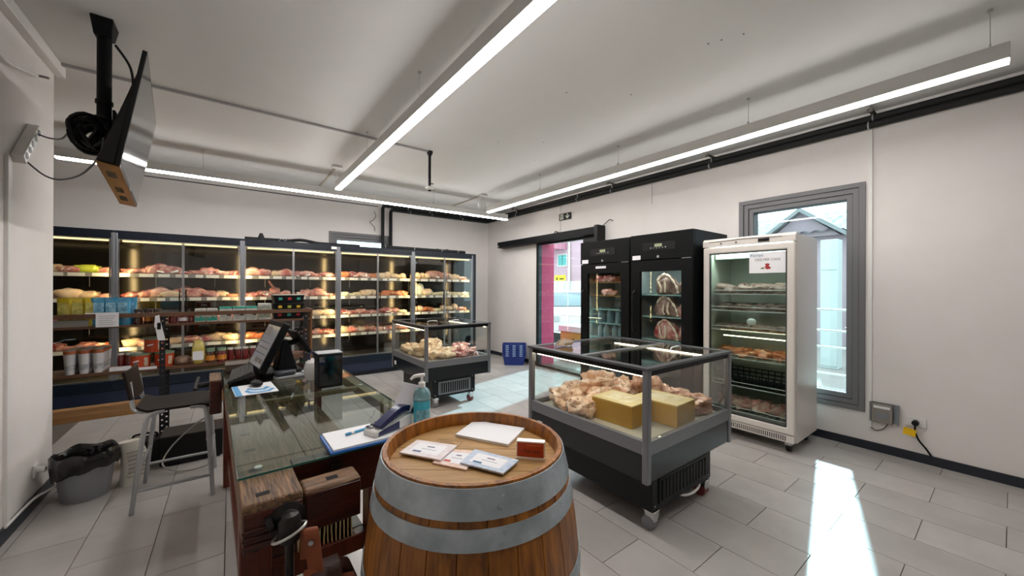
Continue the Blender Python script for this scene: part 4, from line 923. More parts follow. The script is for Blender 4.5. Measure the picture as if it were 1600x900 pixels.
GB('right_rail', m_tan, .655, .705, .0, 2.1, .77, .8255)
GB('front_apron', m_redw, .156, .654, .03, .09, .66, .8255)
GB('far_apron', m_redw, .156, .654, 2.03, 2.1, .7, .8255)
for k in range(3): GB('well_board', m_old, .157+.1*k, .254+.1*k, .095, 2.02, .70, .718, bevel=.002)
GB('cross_bar', m_tan, .156, .654, .98, 1.02, .80, .8255)
for k in range(3): GB('ridge', m_redw, .0, .075, -.181, -.1755, .703+.022*k, .713+.022*k, bevel=.003)
for x, y in ((.055, -.12), (.05, .07), (.048, .27), (.046, .47)): GB('dog_hole', m_hole, x-.018, x+.018, y-.012, y+.012, .815, .8262, bevel=.0)
vj = GB('vise_jaw', m_oldx, .163, .335, -.152, -.052, .675, .806, bevel=.008)
vf = box('jaw_face', m_redw, vj, .166, .332, -.156, -.148, .678, .795, bevel=.003)
box('dog_hole', m_hole, vj, .235, .271, -.115, -.09, .80, .8068)
fl_ = MB().lathe([(0, 0), (.05, 0), (.05, .008), (.034, .014), (.03, .03), (0, .03)], 20).xf(Matrix.Rotation(PI/2, 4, 'X')).build('screw_flange', m_iron, bn, loc=(.112, -.176, .755))
MB().cyl((.075, -.183, .762), (.06, -.183, .757), .024, 12).fn(lambda x, y, z: (x, y, z)).build('flange_ear', m_iron, bn)
sh_ = MB().lathe([(0, 0), (.026, 0), (.03, .012), (.03, .06), (.022, .075), (0, .08)], 18).build('screw_head', m_iron, bn, loc=(.112, -.222, .715))
MB().cyl((.112, -.20, .75), (.112, -.225, .75), .022, 14).build('screw_shaft', m_iron, bn)
MB().cyl((.112, -.222, .27), (.112, -.222, .72), .012, 12).build('vise_handle', m_iron, bn)
MB().lathe([(0, 0), (.017, .004), (.02, .02), (.012, .035), (0, .035)], 14).build('handle_knob', m_iron, bn, loc=(.112, -.222, .24))
for x0, x1, y0, y1 in ((.005, .095, .02, .11), (.42, .49, .03, .11), (.005, .095, 1.93, 2.02), (.58, .65, 1.93, 2.02)): GB('leg', m_leg, x0, x1, y0, y1, 0.0, .69 if x0 < .1 else .66)
GB('front_stretcher', m_leg, .096, .419, .045, .095, .42, .485); GB('low_stretcher', m_leg, .096, .419, .045, .095, .12, .2)
GB('side_stretcher', m_leg, .03, .08, .111, 1.929, .15, .22)
GB('shelf_board', m_redw, .1, .42, .1, .34, .465, .483)
MB().cyl((.3, .03, .79), (.3, .018, .79), .018, 10).build('bolt', m_iron, bn)
MB().cyl((.47, .03, .55), (.47, .018, .55), .014, 10).build('bolt', m_iron, bn)
MB().cyl((.05, .02, .6), (.05, .008, .6), .02, 10).build('bolt', m_iron, bn)
gt = box('glass_top', m_glassg, bn, 0.0, .705, .0, 2.1, .832, .840)
for a in ((-.0012, .7062, -.0012, 0), (-.0012, .7062, 2.1, 2.1012)): box('glass_edge', m_glassedge, gt, a[0], a[1], a[2], a[3], .832, .840)
for a in ((-.0012, 0), (.705, .7062)): box('glass_edge', m_glassedge, gt, a[0], a[1], .0, 2.1, .832, .840)
for x, y in ((.06, .08), (.68, .08), (.06, 2.0), (.68, 2.0), (.68, 1.0)): MB().cyl((x, y, .8255), (x, y, .832), .012, 10).build('glass_pad', m_white, bn)
tvz = GB('tail_vise', m_redw, -.075, -.008, 1.72, 2.02, .60, .822, bevel=.008)
box('jaw_top', m_old, tvz, -.074, -.009, 1.722, 2.018, .8215, .8265)
MB().cyl((-.075, 1.85, .78), (-.15, 1.85, .78), .018, 12).build('vise_screw', m_iron, tvz)
MB().cyl((-.15, 1.80, .765), (-.135, 1.92, .82), .012, 10).build('crank_handle', m_iron, tvz)
# paper stack under the bench, ring and leather bag on the vise handle
m_kraft = mat('yellowed paper', '#c7b07a', .7, var=.6, scale=20, col2='#e6d8ae')
ps_ = thing('paper_bundle', 'bundle of yellowed paper sheets stuffed under the bench vise', 'paper', (BO[0]+.19, BO[1]+.2, .484), math.radians(-6))
for k in range(14):
    r = random.Random(k); a = r.uniform(-.25, .25); x = .014*k
    MB().hexa([(x, -.12, 0), (x+.004, -.12, 0), (x+.004, .1, 0), (x, .1, 0), (x+a*.03, -.12+r.uniform(-.01, .01), .09+r.uniform(-.012, .012)), (x+.004+a*.03, -.12, .09), (x+.004+a*.03, .1, .09), (x+a*.03, .1, .09)]).build('sheet', m_kraft, ps_, smooth=False)
vx, vy = BO[0]+.118, BO[1]-.222
tag(MB().tube([(vx+.042*math.cos(a), vy-.004+.040*math.sin(a), .742+.018*math.cos(a+.6)) for a in [2*PI*k/26 for k in range(26)]], .0042, 8, closed=True).build('metal_ring', mat('pale steel ring', '#c9c7c2', .3, metal=.6)), 'pale steel ring around the vise screw of the bench', 'ring')
m_lea = mat('tan leather', '#8f4720', .45, var=.6, scale=9, col2='#6b2f12', bump=.15, bscale=60); m_lead = mat('dark brown leather', '#45261a', .55, var=.6, scale=9, col2='#2a150d', bump=.15, bscale=60)
lb = thing('leather_bag', 'brown leather bag hanging by its strap from the steel ring', 'bag', (vx+.045, vy-.03, .735))
def strap(name, path, wdir, wd, th, m, par):
    b = MB(); P = spline(path, 5); wv = Vector(wdir).normalized()*wd/2
    for i, p in enumerate(P):
        t_ = (P[min(i+1, len(P)-1)]-P[max(i-1, 0)]).normalized(); n = t_.cross(wv).normalized()*th/2
        b.v += [tuple(p-wv-n), tuple(p+wv-n), tuple(p+wv+n), tuple(p-wv+n)]
    for i in range(len(P)-1):
        for k in range(4): b.f.append((4*i+k, 4*i+(k+1) % 4, 4*i+4+(k+1) % 4, 4*i+4+k))
    b.f += [(3, 2, 1, 0), tuple(4*(len(P)-1)+k for k in range(4))]
    return b.build(name, m, par)
sd_ = (.9, -.35, 0)
st_ = strap('strap', [(0, .012, -.08), (0, .01, .0), (.004, .0, .012), (.006, -.012, .0), (.012, -.016, -.06), (.02, -.016, -.13)], sd_, .04, .004, m_lea, lb)
MB().cyl((.004, -.013, -.02), (.003, -.02, -.02), .007, 12).build('rivet', m_silver, st_)
strap('strap', [(.005, -.01, -.10), (-.008, -.02, -.16), (-.022, -.02, -.24), (-.03, -.015, -.36)], sd_, .034, .005, m_lea, lb)
strap('strap', [(.10, -.03, -.14), (.105, -.045, -.17), (.108, -.045, -.25), (.10, -.03, -.38)], sd_, .034, .005, m_lea, lb)
b = MB()
for i, (z, w_, d_) in enumerate(((-.11, .028, .012), (-.125, .06, .03), (-.18, .08, .04), (-.3, .088, .045), (-.4, .08, .04))):
    for k in range(16):
        a = 2*PI*k/16; b.v.append((.045+w_*math.cos(a)+.01*math.sin(3*a+i), .0+d_*math.sin(a)+.006*math.cos(2*a+i), z+.008*math.sin(2*a)))
for i in range(4):
    for k in range(16): b.f.append((i*16+k, i*16+(k+1) % 16, i*16+16+(k+1) % 16, i*16+16+k))
b.f += [tuple(range(15, -1, -1)), tuple(64+k for k in range(16))]; b.build('bag_body', m_lead, lb)
strap('flap', [(.045, .02, -.105), (.045, -.02, -.115), (.05, -.05, -.17), (.055, -.055, -.26)], (1, 0, 0), .075, .005, m_lead, lb)
# ------------------------------------------------------------------ wine barrel
m_stave = mat('barrel oak', '#ab6a1e', .42, var=.9, scale=4, stretch=(9, 9, 1.1), col2='#5c300c', bump=.3, bscale=12, rnd_hue=.16)
m_head = mat('barrel head oak', '#b48b52', .5, var=.75, scale=5, stretch=(1.2, 12, 4), col2='#8a6434', bump=.25, bscale=12, rnd_hue=.07)
m_hoop = mat('galvanised hoop', '#b9c4ca', .45, metal=.15, var=.8, scale=7, col2='#7a868c', bump=.15, bscale=40)
BC = (.643, 1.062); BH = .95
def br(z): return .347-.061*((z-BH/2)/(BH/2))**2
bl = thing('wine_barrel', 'upright oak wine barrel with grey steel hoops in the foreground', 'barrel', (BC[0], BC[1], 0))
NS = 26; dA = 2*PI/NS; gap = .006
sv = MB(); zs = [BH*k/14*.955 for k in range(14)]+[.908, BH]
for z in zs:
    for a, ro in ((-dA/2, 0), (-dA/2+gap, .0035), (0, .0045), (dA/2-gap, .0035), (dA/2, 0)):
        r = br(z)-.004+ro; sv.v.append((r*math.cos(a), r*math.sin(a), z))
    for a in (dA/2, -dA/2): r = br(z)-(.012 if z > .94 or z < .001 else .03); sv.v.append((r*math.cos(a), r*math.sin(a), z))
n7 = 7
for i in range(15-1+0 if len(zs) == 15 else len(zs)-1):
    for k in range(n7): sv.f.append((i*n7+k, i*n7+(k+1) % n7, (i+1)*n7+(k+1) % n7, (i+1)*n7+k))
sv.f += [tuple(range(6, -1, -1)), tuple((len(zs)-1)*n7+k for k in range(7))]
sme = sv.mesh('stave', m_stave, ang=25)
for k in range(NS): inst('stave', sme, bl, (0, 0, 0), (0, 0, dA*k+.05))
for z0, z1 in ((.872, .944), (.803, .853), (.60, .645), (.305, .35), (.097, .147), (.006, .078)):
    pr = []
    for z in (z0, (z0+z1)/2, z1): pr.append((br(z)+.0005, z))
    for z in (z1, (z0+z1)/2, z0): pr.append((br(z)+.0035, z))
    h = MB().lathe(pr+[pr[0]], 64).build('hoop', m_hoop, bl)
    for q in (0, 1): 
        a = -1.9+q*.035; z = (z0+z1)/2+.012*(q*2-1); r = br(z)+.003
        MB().cyl((r*math.cos(a), r*math.sin(a), z), ((r+.004)*math.cos(a), (r+.004)*math.sin(a), z), .006, 8).build('rivet', m_hoop, h)
HZ = .906; RI = br(.9)-.0305
ang_ = math.radians(38)
nb = 7; wb_ = 2*RI/nb
for k in range(nb):
    y0, y1 = -RI+wb_*k+.0006, -RI+wb_*(k+1)-.0006
    poly = []
    m_ = 6
    for i in range(m_+1):
        y = y0+(y1-y0)*i/m_; poly.append((math.sqrt(max(RI*RI-y*y, 1e-6)), y))
    poly += [(-x, y) for x, y in reversed(poly)]
    MB().prism(poly, HZ-.02, HZ).build('head_board', m_head, bl, rot=(0, 0, -ang_), bevel=.0008, seg=1)
# burnt-in mark on the head
text('brand_mark', 'CHATEAU', .018, mat('burnt mark', '#7a5228', .7), bl, (-.09, .14, HZ+.0004), (0, 0, -ang_), ext=.0002) if False else None
mk = MB().frame(-.045, .045, -.025, .025, HZ, HZ+.0005, .002, 'z').build('burnt_stamp', mat('burnt mark', '#7a5a34', .7), bl, loc=(-.03, .125, 0), rot=(0, 0, -ang_-.2))
for k in range(3): box('burnt_line', MATS['burnt mark'], mk, -.035, .035-.012*k, -.014+.012*k, -.010+.012*k, HZ, HZ+.0005)
# papers on the barrel
def sheet(name, label, cat, pts, th, m, group=None, edge=None, z=HZ+.0006):
    c = Vector((sum(p[0] for p in pts)/4, sum(p[1] for p in pts)/4, z))
    t = thing(name, label, cat, c, 0, group)
    q = [(p[0]-c.x, p[1]-c.y) for p in pts]
    MB().hexa([(x, y, 0) for x, y in q]+[(x, y, th) for x, y in q]).build('sheet', m, t, smooth=False)
    return t, [Vector((x, y, th)) for x, y in q]
def lerp2(q, u, v): return q[0]*(1-u)*(1-v)+q[3]*u*(1-v)+q[1]*(1-u)*v+q[2]*u*v
def patch(name, m, par, q, u0, u1, v0, v1, h=.0004):
    c = [lerp2(q, u0, v0), lerp2(q, u1, v0), lerp2(q, u1, v1), lerp2(q, u0, v1)]
    return MB().hexa([(p.x, p.y, p.z+.00005) for p in c]+[(p.x, p.y, p.z+h) for p in c]).build(name, m, par, smooth=False)
k_ = 1.0
def S_(pts): return [(x*k_, y*k_) for x, y in pts]
t, q = sheet('paper_stack', 'stack of blank white paper on the barrel top', 'paper', S_([(.66, 1.223), (.792, 1.306), (.904, 1.121), (.763, 1.037)]), .009, m_paper)
m_pinkp = mat('pale pink border print', '#dccfd2', .6, var=.8, scale=60, col2='#efe9e6'); m_bluep = mat('pale blue border print', '#aebfd6', .6, var=.8, scale=60, col2='#dfe6ef'); m_orap = mat('peach border print', '#e3bfae', .6, var=.8, scale=60, col2='#f0e2da')
for nm, lb_, pts, mm, mk_, dz in (('gift_voucher', 'middle voucher with peach border, under the two others on the barrel', [(.50, 1.075), (.592, 1.128), (.655, 1.06), (.562, .972)], m_orap, mat('red print', '#c9453a', .6), 0),
                          ('gift_voucher', 'left voucher with pale pink border on the barrel top', [(.439, 1.191), (.526, 1.252), (.616, 1.127), (.522, 1.063)], m_pinkp, mat('navy print', '#5a6a8c', .6), .0065),
                          ('gift_voucher', 'right voucher with blue border on the barrel top', [(.563, 1.012), (.648, 1.066), (.717, .917), (.629, .879)], m_bluep, mat('teal print', '#2f6f96', .6), .0065)):
    t, q = sheet(nm, lb_, 'voucher', S_(pts), .005, mm, 'vouchers on the barrel', z=HZ+.0006+dz)
    patch('white_panel', m_paper, t, q, .14, .84, .18, .82)
    qq = [p+Vector((0, 0, .0004)) for p in q]
    patch('heading', mat('ink', '#77768a', .6), t, qq, .42, .6, .6, .66); patch('logo', mk_, t, qq, .22, .42, .2, .3); patch('line', MATS['ink'], t, qq, .35, .7, .45, .465)
ch = thing('card_holder', 'clear card holder with orange business cards on the barrel top', 'card holder', (.757*k_+.006, .912*k_+.006, HZ+.0005), math.atan2(.88-.945, .788-.726))
box('holder', mat('clear acrylic', '#e8d9c8', .15, spec=.6), ch, -.046, .046, .004, .03, 0, .055, bevel=.002)
box('base_lip', MATS['clear acrylic'], ch, -.046, .046, -.004, .004, 0, .006)
cf = box('business_card', mat('orange card', '#b8400f', .45, var=.3, scale=6, col2='#9a2f0a'), ch, -.042, .042, .0025, .0038, .007, .051)
text('logo_text', 'Ferrani', .0185, mat('charcoal ink', '#26262a', .6), ch, (.006, .0022, .025), (PI/2, 0, 0), ext=.0002)
text('logo_slashes', '//', .013, MATS['charcoal ink'], ch, (-.028, .0022, .024), (PI/2, 0, 0), ext=.0002)
box('small_print', mat('pale ink', '#d98a60', .6), ch, -.012, .034, .0019, .0025, .0435, .0448)
# ------------------------------------------------------------------ things on the counter
GZ = .8405
tag(MB().hexa([(-.03, 3.38, GZ), (.15, 3.39, GZ), (.145, 3.57, GZ), (-.035, 3.56, GZ), (-.03, 3.38, GZ+.05), (.15, 3.39, GZ+.05), (.145, 3.57, GZ+.05), (-.035, 3.56, GZ+.05)]).build('wooden_tray', mat('grey brown tray', '#54463d', .5, var=.5, scale=6, col2='#3f332c'), bevel=.004), 'flat grey-brown wooden box at the far left end of the glass counter', 'box')
kb = thing('keyboard', 'black computer keyboard propped at the left edge of the counter', 'keyboard', (.066, 3.1, GZ+.028), math.radians(87)); kb.rotation_euler = (math.radians(-14), 0, math.radians(87))
MB().hexa([(-.2, -.072, 0), (.2, -.072, 0), (.2, .072, 0), (-.2, .072, 0), (-.2, -.068, .03), (.2, -.068, .03), (.2, .068, .012), (-.2, .068, .012)]).build('body', mat('keyboard body', '#1d1b1a', .45), kb, bevel=.003)
for x in (-.15, .15): box('rear_foot', m_black, kb, x-.012, x+.012, -.07, -.06, -.012, 0)
m_key = mat('grey key', '#4a4643', .5); keym = MB().hexa([(-.0085, -.0085, 0), (.0085, -.0085, 0), (.0085, .0085, 0), (-.0085, .0085, 0), (-.007, -.007, .006), (.007, -.007, .006), (.007, .007, .006), (-.007, .007, .006)]).mesh('key', m_key, smooth=False)
for r_ in range(6):
    for c_ in range(18):
        y = -.055+.022*r_; inst('key', keym, kb, (-.187+.022*c_, y, .0285-(y+.068)*.1324), (-.13, 0, 0))
fy = thing('flyer', 'white flyer with blue waves on the glass counter under the mouse', 'flyer', (.117, 2.73, GZ))
fq = [(-.093, -.14), (.113, -.133), (.093, .15), (-.112, .122)]
MB().hexa([(x, y, 0) for x, y in fq]+[(x, y, .0012) for x, y in fq]).build('sheet', m_paper, fy, smooth=False)
m_fb = mat('flyer blue', '#4a9ad0', .5)
MB().prism([(-.09, -.138), (-.06, -.137), (-.082, .124), (-.11, .12)], .0012, .0016).build('blue_stripe', m_fb, fy)
MB().prism([(-.03, -.10), (.02, -.12), (.07, -.11), (.1, -.06), (.085, -.03), (.06, -.08), (.01, -.085), (-.02, -.06), (-.04, -.01), (-.05, -.05)], .0012, .0016).build('blue_wave', m_fb, fy)
MB().prism([(-.04, .0), (.0, -.05), (.05, -.055), (.08, .0), (.06, .03), (.04, -.02), (.0, -.015), (-.03, .04)], .0012, .0016).build('blue_wave', m_fb, fy)
ms = thing('computer_mouse', 'black computer mouse on the blue and white flyer', 'mouse', (.13, 2.80, GZ+.0017), math.radians(100))
lump(95, .105, .062, .036, 18, 10, .02, .85).build('body', m_black, ms)
box('wheel', m_frame2, ms, .02, .035, -.004, .004, .028, .036)
po = thing('till_monitor', 'black touch-screen till with tilted monitor on the glass counter', 'till', (.25, 3.14, GZ), math.radians(8))
MB().prism(rrect(-.10, .16, -.12, .12, .03), 0, .028).build('base', m_blackm, po, bevel=.004)
MB().hexa([(.0, -.07, .028), (.13, -.07, .028), (.13, .07, .028), (.0, .07, .028), (.04, -.05, .24), (.075, -.05, .24), (.075, .05, .24), (.04, .05, .24)]).build('neck', m_blackm, po, bevel=.008)
mon = MB().prism(rrect(-.185, .185, 0, .36, .012), -.022, .022, 'x').xf(Matrix.Translation((-.115, 0, .035)) @ Matrix.Rotation(math.radians(25), 4, 'Y')).build('monitor', m_blackm, po, bevel=.004)
MB().box(-.0235, -.022, -.16, .16, .035, .325).xf(Matrix.Translation((-.115, 0, .035)) @ Matrix.Rotation(math.radians(25), 4, 'Y')).build('screen', mat('till screen', '#5f5f62', .12, emit=(.32, .31, .31, 1), es=.35), mon)
for k, (y0, y1, z0, z1, c) in enumerate(((-.15, -.06, .06, .09, '#8a8a8c'), (-.04, .06, .06, .09, '#8a8a8c'), (-.15, .15, .12, .125, '#9c9c9c'), (-.15, .15, .16, .165, '#9c9c9c'), (-.15, .15, .2, .205, '#9c9c9c'), (.0, .15, .25, .31, '#b0b0b2'))):
    MB().box(-.0242, -.0235, y0, y1, z0, z1).xf(Matrix.Translation((-.115, 0, .035)) @ Matrix.Rotation(math.radians(25), 4, 'Y')).build('screen_panel', mat('till ui %s' % c, c, .3), mon)
rd = MB().prism(rrect(-.12, .12, 0, .19, .008), -.01, .01, 'x').xf(Matrix.Translation((.205, 0, .14)) @ Matrix.Rotation(math.radians(-32), 4, 'Y')).build('rear_display', m_blackm, po, bevel=.003)
MB().cyl((.07, 0, .2), (.16, 0, .22), .02, 10).build('rear_arm', m_blackm, po)
box('port_panel', mat('grey port panel', '#7e7a70', .5), po, .02, .1, -.125, -.12, .004, .024)
cr_ = thing('card_reader', 'grey card reader lying before the till on the glass counter', 'card reader', (.35, 2.96, GZ), math.radians(12))
MB().prism(rrect(-.12, .12, -.038, .038, .02), 0, .016).build('body', mat('pale grey plastic', '#a8a9ac', .4), cr_, bevel=.003)
MB().prism(rrect(-.118, .01, -.034, .034, .03), .016, .05).build('hood', mat('slate plastic', '#3b3d44', .4), cr_, bevel=.01)
MB().prism(rrect(.05, .115, -.025, .025, .01), .016, .028).build('grip', m_white, cr_, bevel=.003)
wd_ = thing('white_dispenser', 'white rounded dispenser with dark blue scissors behind the black printer', 'dispenser', (.452, 2.8, GZ))
MB().lathe([(0, 0), (.05, .0), (.062, .03), (.066, .07), (.055, .115), (.03, .135), (0, .14)], 20).build('shell', m_white, wd_)
for s in (-1, 1): MB().tube([(s*.018+.018*math.cos(a), -.01, .155+.028*math.sin(a)) for a in [2*PI*k/16 for k in range(16)]], .006, 6, closed=True).build('scissor_handle', mat('navy plastic', '#1b2350', .3), wd_)
bx = thing('receipt_printer', 'upright glossy black receipt printer box on the glass counter', 'printer', (.49, 2.5, GZ))
box('body', m_black, bx, -.07, .07, .0, .12, 0, .205, bevel=.004)
box('front_glass', mat('black mirror', '#050506', .04, spec=.9), bx, -.062, .062, -.002, 0, .012, .192)
box('top_plate', mat('light grey plate', '#b9bcc2', .3), bx, -.07, .07, .0, .12, .2055, .211, bevel=.002)
tag(MB().tube(spline([(.47, 2.95, GZ+.006), (.55, 2.9, GZ+.006), (.53, 2.75, GZ+.006), (.45, 2.72, GZ+.006), (.44, 2.6, GZ+.006), (.5, 2.64, GZ+.006)]), .004, 6).build('till_cable', m_black), 'thin black cable lying between till and receipt printer', 'cable')
cb = thing('clipboard', 'blue clipboard with white sheets at the front edge of the glass counter', 'clipboard', (.45, 1.583, GZ), math.radians(1))
box('board', mat('blue board', '#2f6fc0', .35), cb, -.16, .17, -.105, .1, 0, .012, bevel=.004)
box('sheets', m_paper, cb, -.15, .165, -.1, .096, .012, .018)
pn = thing('ballpoint_pen', 'light blue ballpoint pen on the clipboard', 'pen', (.43, 1.61, GZ+.0235), math.radians(14))
MB().cyl((-.045, 0, 0), (.07, 0, 0), .005, 10).build('barrel', mat('light blue plastic', '#3f9ac4', .3), pn); MB().cyl((-.062, 0, 0), (-.045, 0, 0), .0065, 10).build('cap', mat('blue cap', '#2f7fb0', .3), pn); MB().cyl((-.04, 0, 0), (-.028, 0, 0), .0056, 10).build('clear_band', m_white, pn)
pt_ = thing('payment_terminal', 'navy blue and white card payment terminal on the clipboard', 'payment terminal', (.525, 1.565, GZ+.0185), math.radians(20))
MB().hexa([(-.09, -.04, 0), (.1, -.04, 0), (.1, .04, 0), (-.09, .04, 0), (-.085, -.038, .022), (.1, -.036, .05), (.1, .036, .05), (-.085, .038, .022)]).build('base', m_white, pt_, bevel=.006)
MB().hexa([(-.075, -.0415, .004), (.03, -.0415, .004), (.03, -.0405, .004), (-.075, -.0405, .004), (-.07, -.0415, .02), (.03, -.0415, .036), (.03, -.0405, .036), (-.07, -.0405, .02)]).build('side_panel', MATS['navy plastic'], pt_)
strap('top_shell', [(-.06, -.015, .030), (-.01, -.012, .052), (.05, -.005, .072), (.1, .0, .068), (.13, .0, .045)], (0, 1, 0), .042, .022, MATS['navy plastic'], pt_)
strap('silver_trim', [(-.05, -.037, .024), (.0, -.036, .042), (.06, -.034, .055), (.11, -.03, .045)], (0, 1, 0), .006, .006, m_silver, pt_)
for r_ in range(4):
    for c_ in range(3): box('key', m_frame2 if (r_+c_) % 5 else m_greym, pt_, -.078+.02*r_, -.064+.02*r_, .005+.011*c_, .013+.011*c_, .026+.003*r_, .031+.003*r_)
rc = tag(strap('receipt', [(.585, 1.60, GZ+.04), (.605, 1.60, GZ+.09), (.63, 1.60, GZ+.14), (.645, 1.598, GZ+.185)], (.75, -.6, -.2), .08, .0008, m_paper, None), 'white paper receipt curling up from the payment terminal', 'receipt')
sb = thing('sanitiser_bottle', 'clear pump bottle of turquoise hand sanitiser behind the barrel', 'bottle', (.672, 1.553, GZ))
MB().lathe([(0, 0), (.033, 0), (.036, .006), (.036, .125), (0, .126)], 24).build('gel', mat('turquoise gel', '#45d2ea', .1, coat=.7, spec=.6, trans=.3), sb)
MB().lathe([(.0362, .12), (.0372, .12), (.0372, .145), (.03, .165), (.013, .178), (.0128, .17), (.028, .16), (.036, .143)], 24).build('shoulder', mat('clear bottle plastic', '#a9dde6', .1, trans=.7), sb)
MB().lathe([(0, .175), (.015, .175), (.015, .195), (.009, .2), (0, .2)], 16).build('collar', m_white, sb)
MB().cyl((0, 0, .2), (0, 0, .222), .006, 10).build('stem', m_white, sb)
MB().tube(spline([(.012, 0, .227), (-.005, 0, .228), (-.03, .01, .224), (-.045, .014, .212)]), [.008]*12+[.008, .007, .007, .006, .006, .006, .006], 8).build('nozzle', m_white, sb)
b = MB()
for k in range(9):
    a = math.radians(-150+k*13); b.v += [(.0366*math.cos(a), .0366*math.sin(a), .02), (.0366*math.cos(a), .0366*math.sin(a), .085)]
b.f = [(2*k, 2*k+2, 2*k+3, 2*k+1) for k in range(8)]; b.build('label', mat('bottle label', '#8fcbd6', .4, var=.8, scale=50, col2='#3f6f78'), sb)
# ------------------------------------------------------------------ stool, bin, heater, boxes
m_steel = mat('grey tube steel', '#a9abae', .3, metal=.6)
m_ply = mat('dark brown plywood', '#1f1713', .45, var=.5, scale=5, stretch=(2, 12, 2), col2='#120d0b', spec=.15)
so = thing('bar_stool', 'bar stool with dark wooden seat and grey tube legs at the counter', 'stool', (-.3, 3.6, 0))
for s in (-1, 1):
    y0, y1 = s*.245, s*.19
    MB().tube(spline([(-.20, y0, 0), (-.165, s*.23, .35), (-.14, s*.21, .56), (-.11, s*.2, .612), (-.05, s*.195, .625)], 6), .0135, 10).build('rear_leg', m_steel, so)
    MB().tube(spline([(.205, y0, 0), (.185, s*.225, .35), (.165, s*.2, .58), (.14, s*.195, .618), (.08, s*.195, .625)], 6), .0135, 10).build('front_leg', m_steel, so)
    MB().tube(spline([(-.1, s*.175, .625), (-.17, s*.17, .63), (-.205, s*.165, .66), (-.215, s*.16, .74), (-.225, s*.155, .83)], 6), .0125, 10).build('back_tube', m_steel, so)
    MB().cyl((-.187, s*.238, .14), (.198, s*.238, .14), .010, 8).build('side_rail', m_steel, so)
MB().cyl((.195, -.236, .27), (.195, .236, .27), .011, 8).build('front_footrest', m_steel, so); MB().cyl((-.172, -.232, .27), (-.172, .232, .27), .010, 8).build('rear_rail', m_steel, so)
b = MB(); nx, ny = 14, 10
for i in range(nx+1):
    for j in range(ny+1):
        u, v = i/nx, j/ny*2-1; x = -.19+.38*u; yy = .205*v*(1-.12*(abs(u-.5)*2)**6); z = .642-.012*(1-v*v)*math.sin(u*PI)+(.03*max(0, .12-u)/.12 if u < .12 else 0)-(.03*((u-.85)/.15)**2 if u > .85 else 0)
        b.v.append((x, yy, z))
nn = (nx+1)*(ny+1); b.v += [(x, y, z-.016) for x, y, z in b.v]
for i in range(nx):
    for j in range(ny):
        a = i*(ny+1)+j; q = (a, a+ny+1, a+ny+2, a+1); b.f += [q, tuple(nn+k for k in reversed(q))]
ring = [j for j in range(ny+1)]+[(i)*(ny+1)+ny for i in range(1, nx+1)]+[nx*(ny+1)+j for j in range(ny-1, -1, -1)]+[i*(ny+1) for i in range(nx-1, 0, -1)]
for k in range(len(ring)):
    a, c = ring[k], ring[(k+1) % len(ring)]; b.f.append((a, c, nn+c, nn+a))
b.build('seat', m_ply, so)
b = MB()
for i in range(9):
    v = i/8*2-1
    for z, dx in ((.72, 0), (.73, -.004), (.88, -.03), (.905, -.034)):
        b.v.append((-.205+dx-.03*(v*v-1)*-1*-.6-.0, .2*v, z))
n_ = len(b.v); b.v += [(x-.014, y, z) for x, y, z in b.v]
for i in range(8):
    for k in range(3):
        a = i*4+k; q = (a, a+4, a+5, a+1); b.f += [q, tuple(n_+w_ for w_ in reversed(q))]
ring = [0, 1, 2, 3]+[i*4+3 for i in range(1, 9)]+[34, 33, 32]+[i*4 for i in range(7, 0, -1)]
for k in range(len(ring)):
    a, c = ring[k], ring[(k+1) % len(ring)]; b.f.append((a, c, n_+c, n_+a))
b.build('backrest', m_ply, so)
wbn = thing('waste_bin', 'grey plastic waste bin lined with a black bag by the left wall', 'bin', (-.80, 3.86, 0))
MB().lathe([(0, 0), (.115, 0), (.12, .01), (.148, .3), (.142, .3), (.113, .015), (0, .012)], 28).build('bucket', mat('translucent grey plastic', '#8b8c92', .4), wbn)
b = MB(); rr = random.Random(3); nk = 44
ph = [rr.uniform(0, 6.28) for _ in range(6)]
for i, (r, z) in enumerate(((.13, .2), (.138, .295), (.15, .318), (.162, .30), (.163, .25), (.16, .2), (.155, .165))):
    for k in range(nk):
        a = 2*PI*k/nk; w_ = .005*math.sin(9*a+ph[0])+.004*math.sin(17*a+ph[1]+i) if i > 1 else 0
        dz = (.05*math.cos(a+.9)+.006*math.sin(8*a+ph[3]))*max(0, (i-3)/3) + .012*math.sin(5*a+ph[4])*(i in (2, 3))
        b.v.append(((r+w_*.7)*math.cos(a), (r+w_*.7)*math.sin(a), z+dz))
for i in range(6):
    for k in range(nk): b.f.append((i*nk+k, i*nk+(k+1) % nk, i*nk+nk+(k+1) % nk, i*nk+nk+k))
b.build('bin_bag', mat('black bin bag', '#0c0b0c', .22, bump=.5, var=.1, scale=20, bscale=30, spec=.6), wbn)
ht = thing('fan_heater', 'white rounded fan heater on the floor between bin and stool', 'heater', (-.585, 3.93, 0), .4)
b = MB()
for i in range(13):
    z = .31*i/12; w_ = .075*(1-.25*abs(z/.31-.45)**1.5*2); d_ = .06
    for k in range(20):
        a = 2*PI*k/20; b.v.append((w_*math.copysign(abs(math.cos(a))**.7, math.cos(a))+.02*math.sin(z*12), d_*math.copysign(abs(math.sin(a))**.7, math.sin(a))*(1-.4*(z/.31)**4), z))
for i in range(12):
    for k in range(20): b.f.append((i*20+k, i*20+(k+1) % 20, i*20+20+(k+1) % 20, i*20+20+k))
b.f += [tuple(range(19, -1, -1)), tuple(240+k for k in range(20))]; b.build('shell', mat('cream plastic', '#d3cfc4', .4), ht)
for k in range(7): MB().tube([(.0+.02*math.sin((.06+.03*k)*12)-.05, -.06, .06+.03*k), (.0+.02*math.sin((.06+.03*k)*12)+.05, -.06, .06+.03*k)], .004, 6).build('grille_rib', mat('grey rib', '#9a978f', .4), ht)
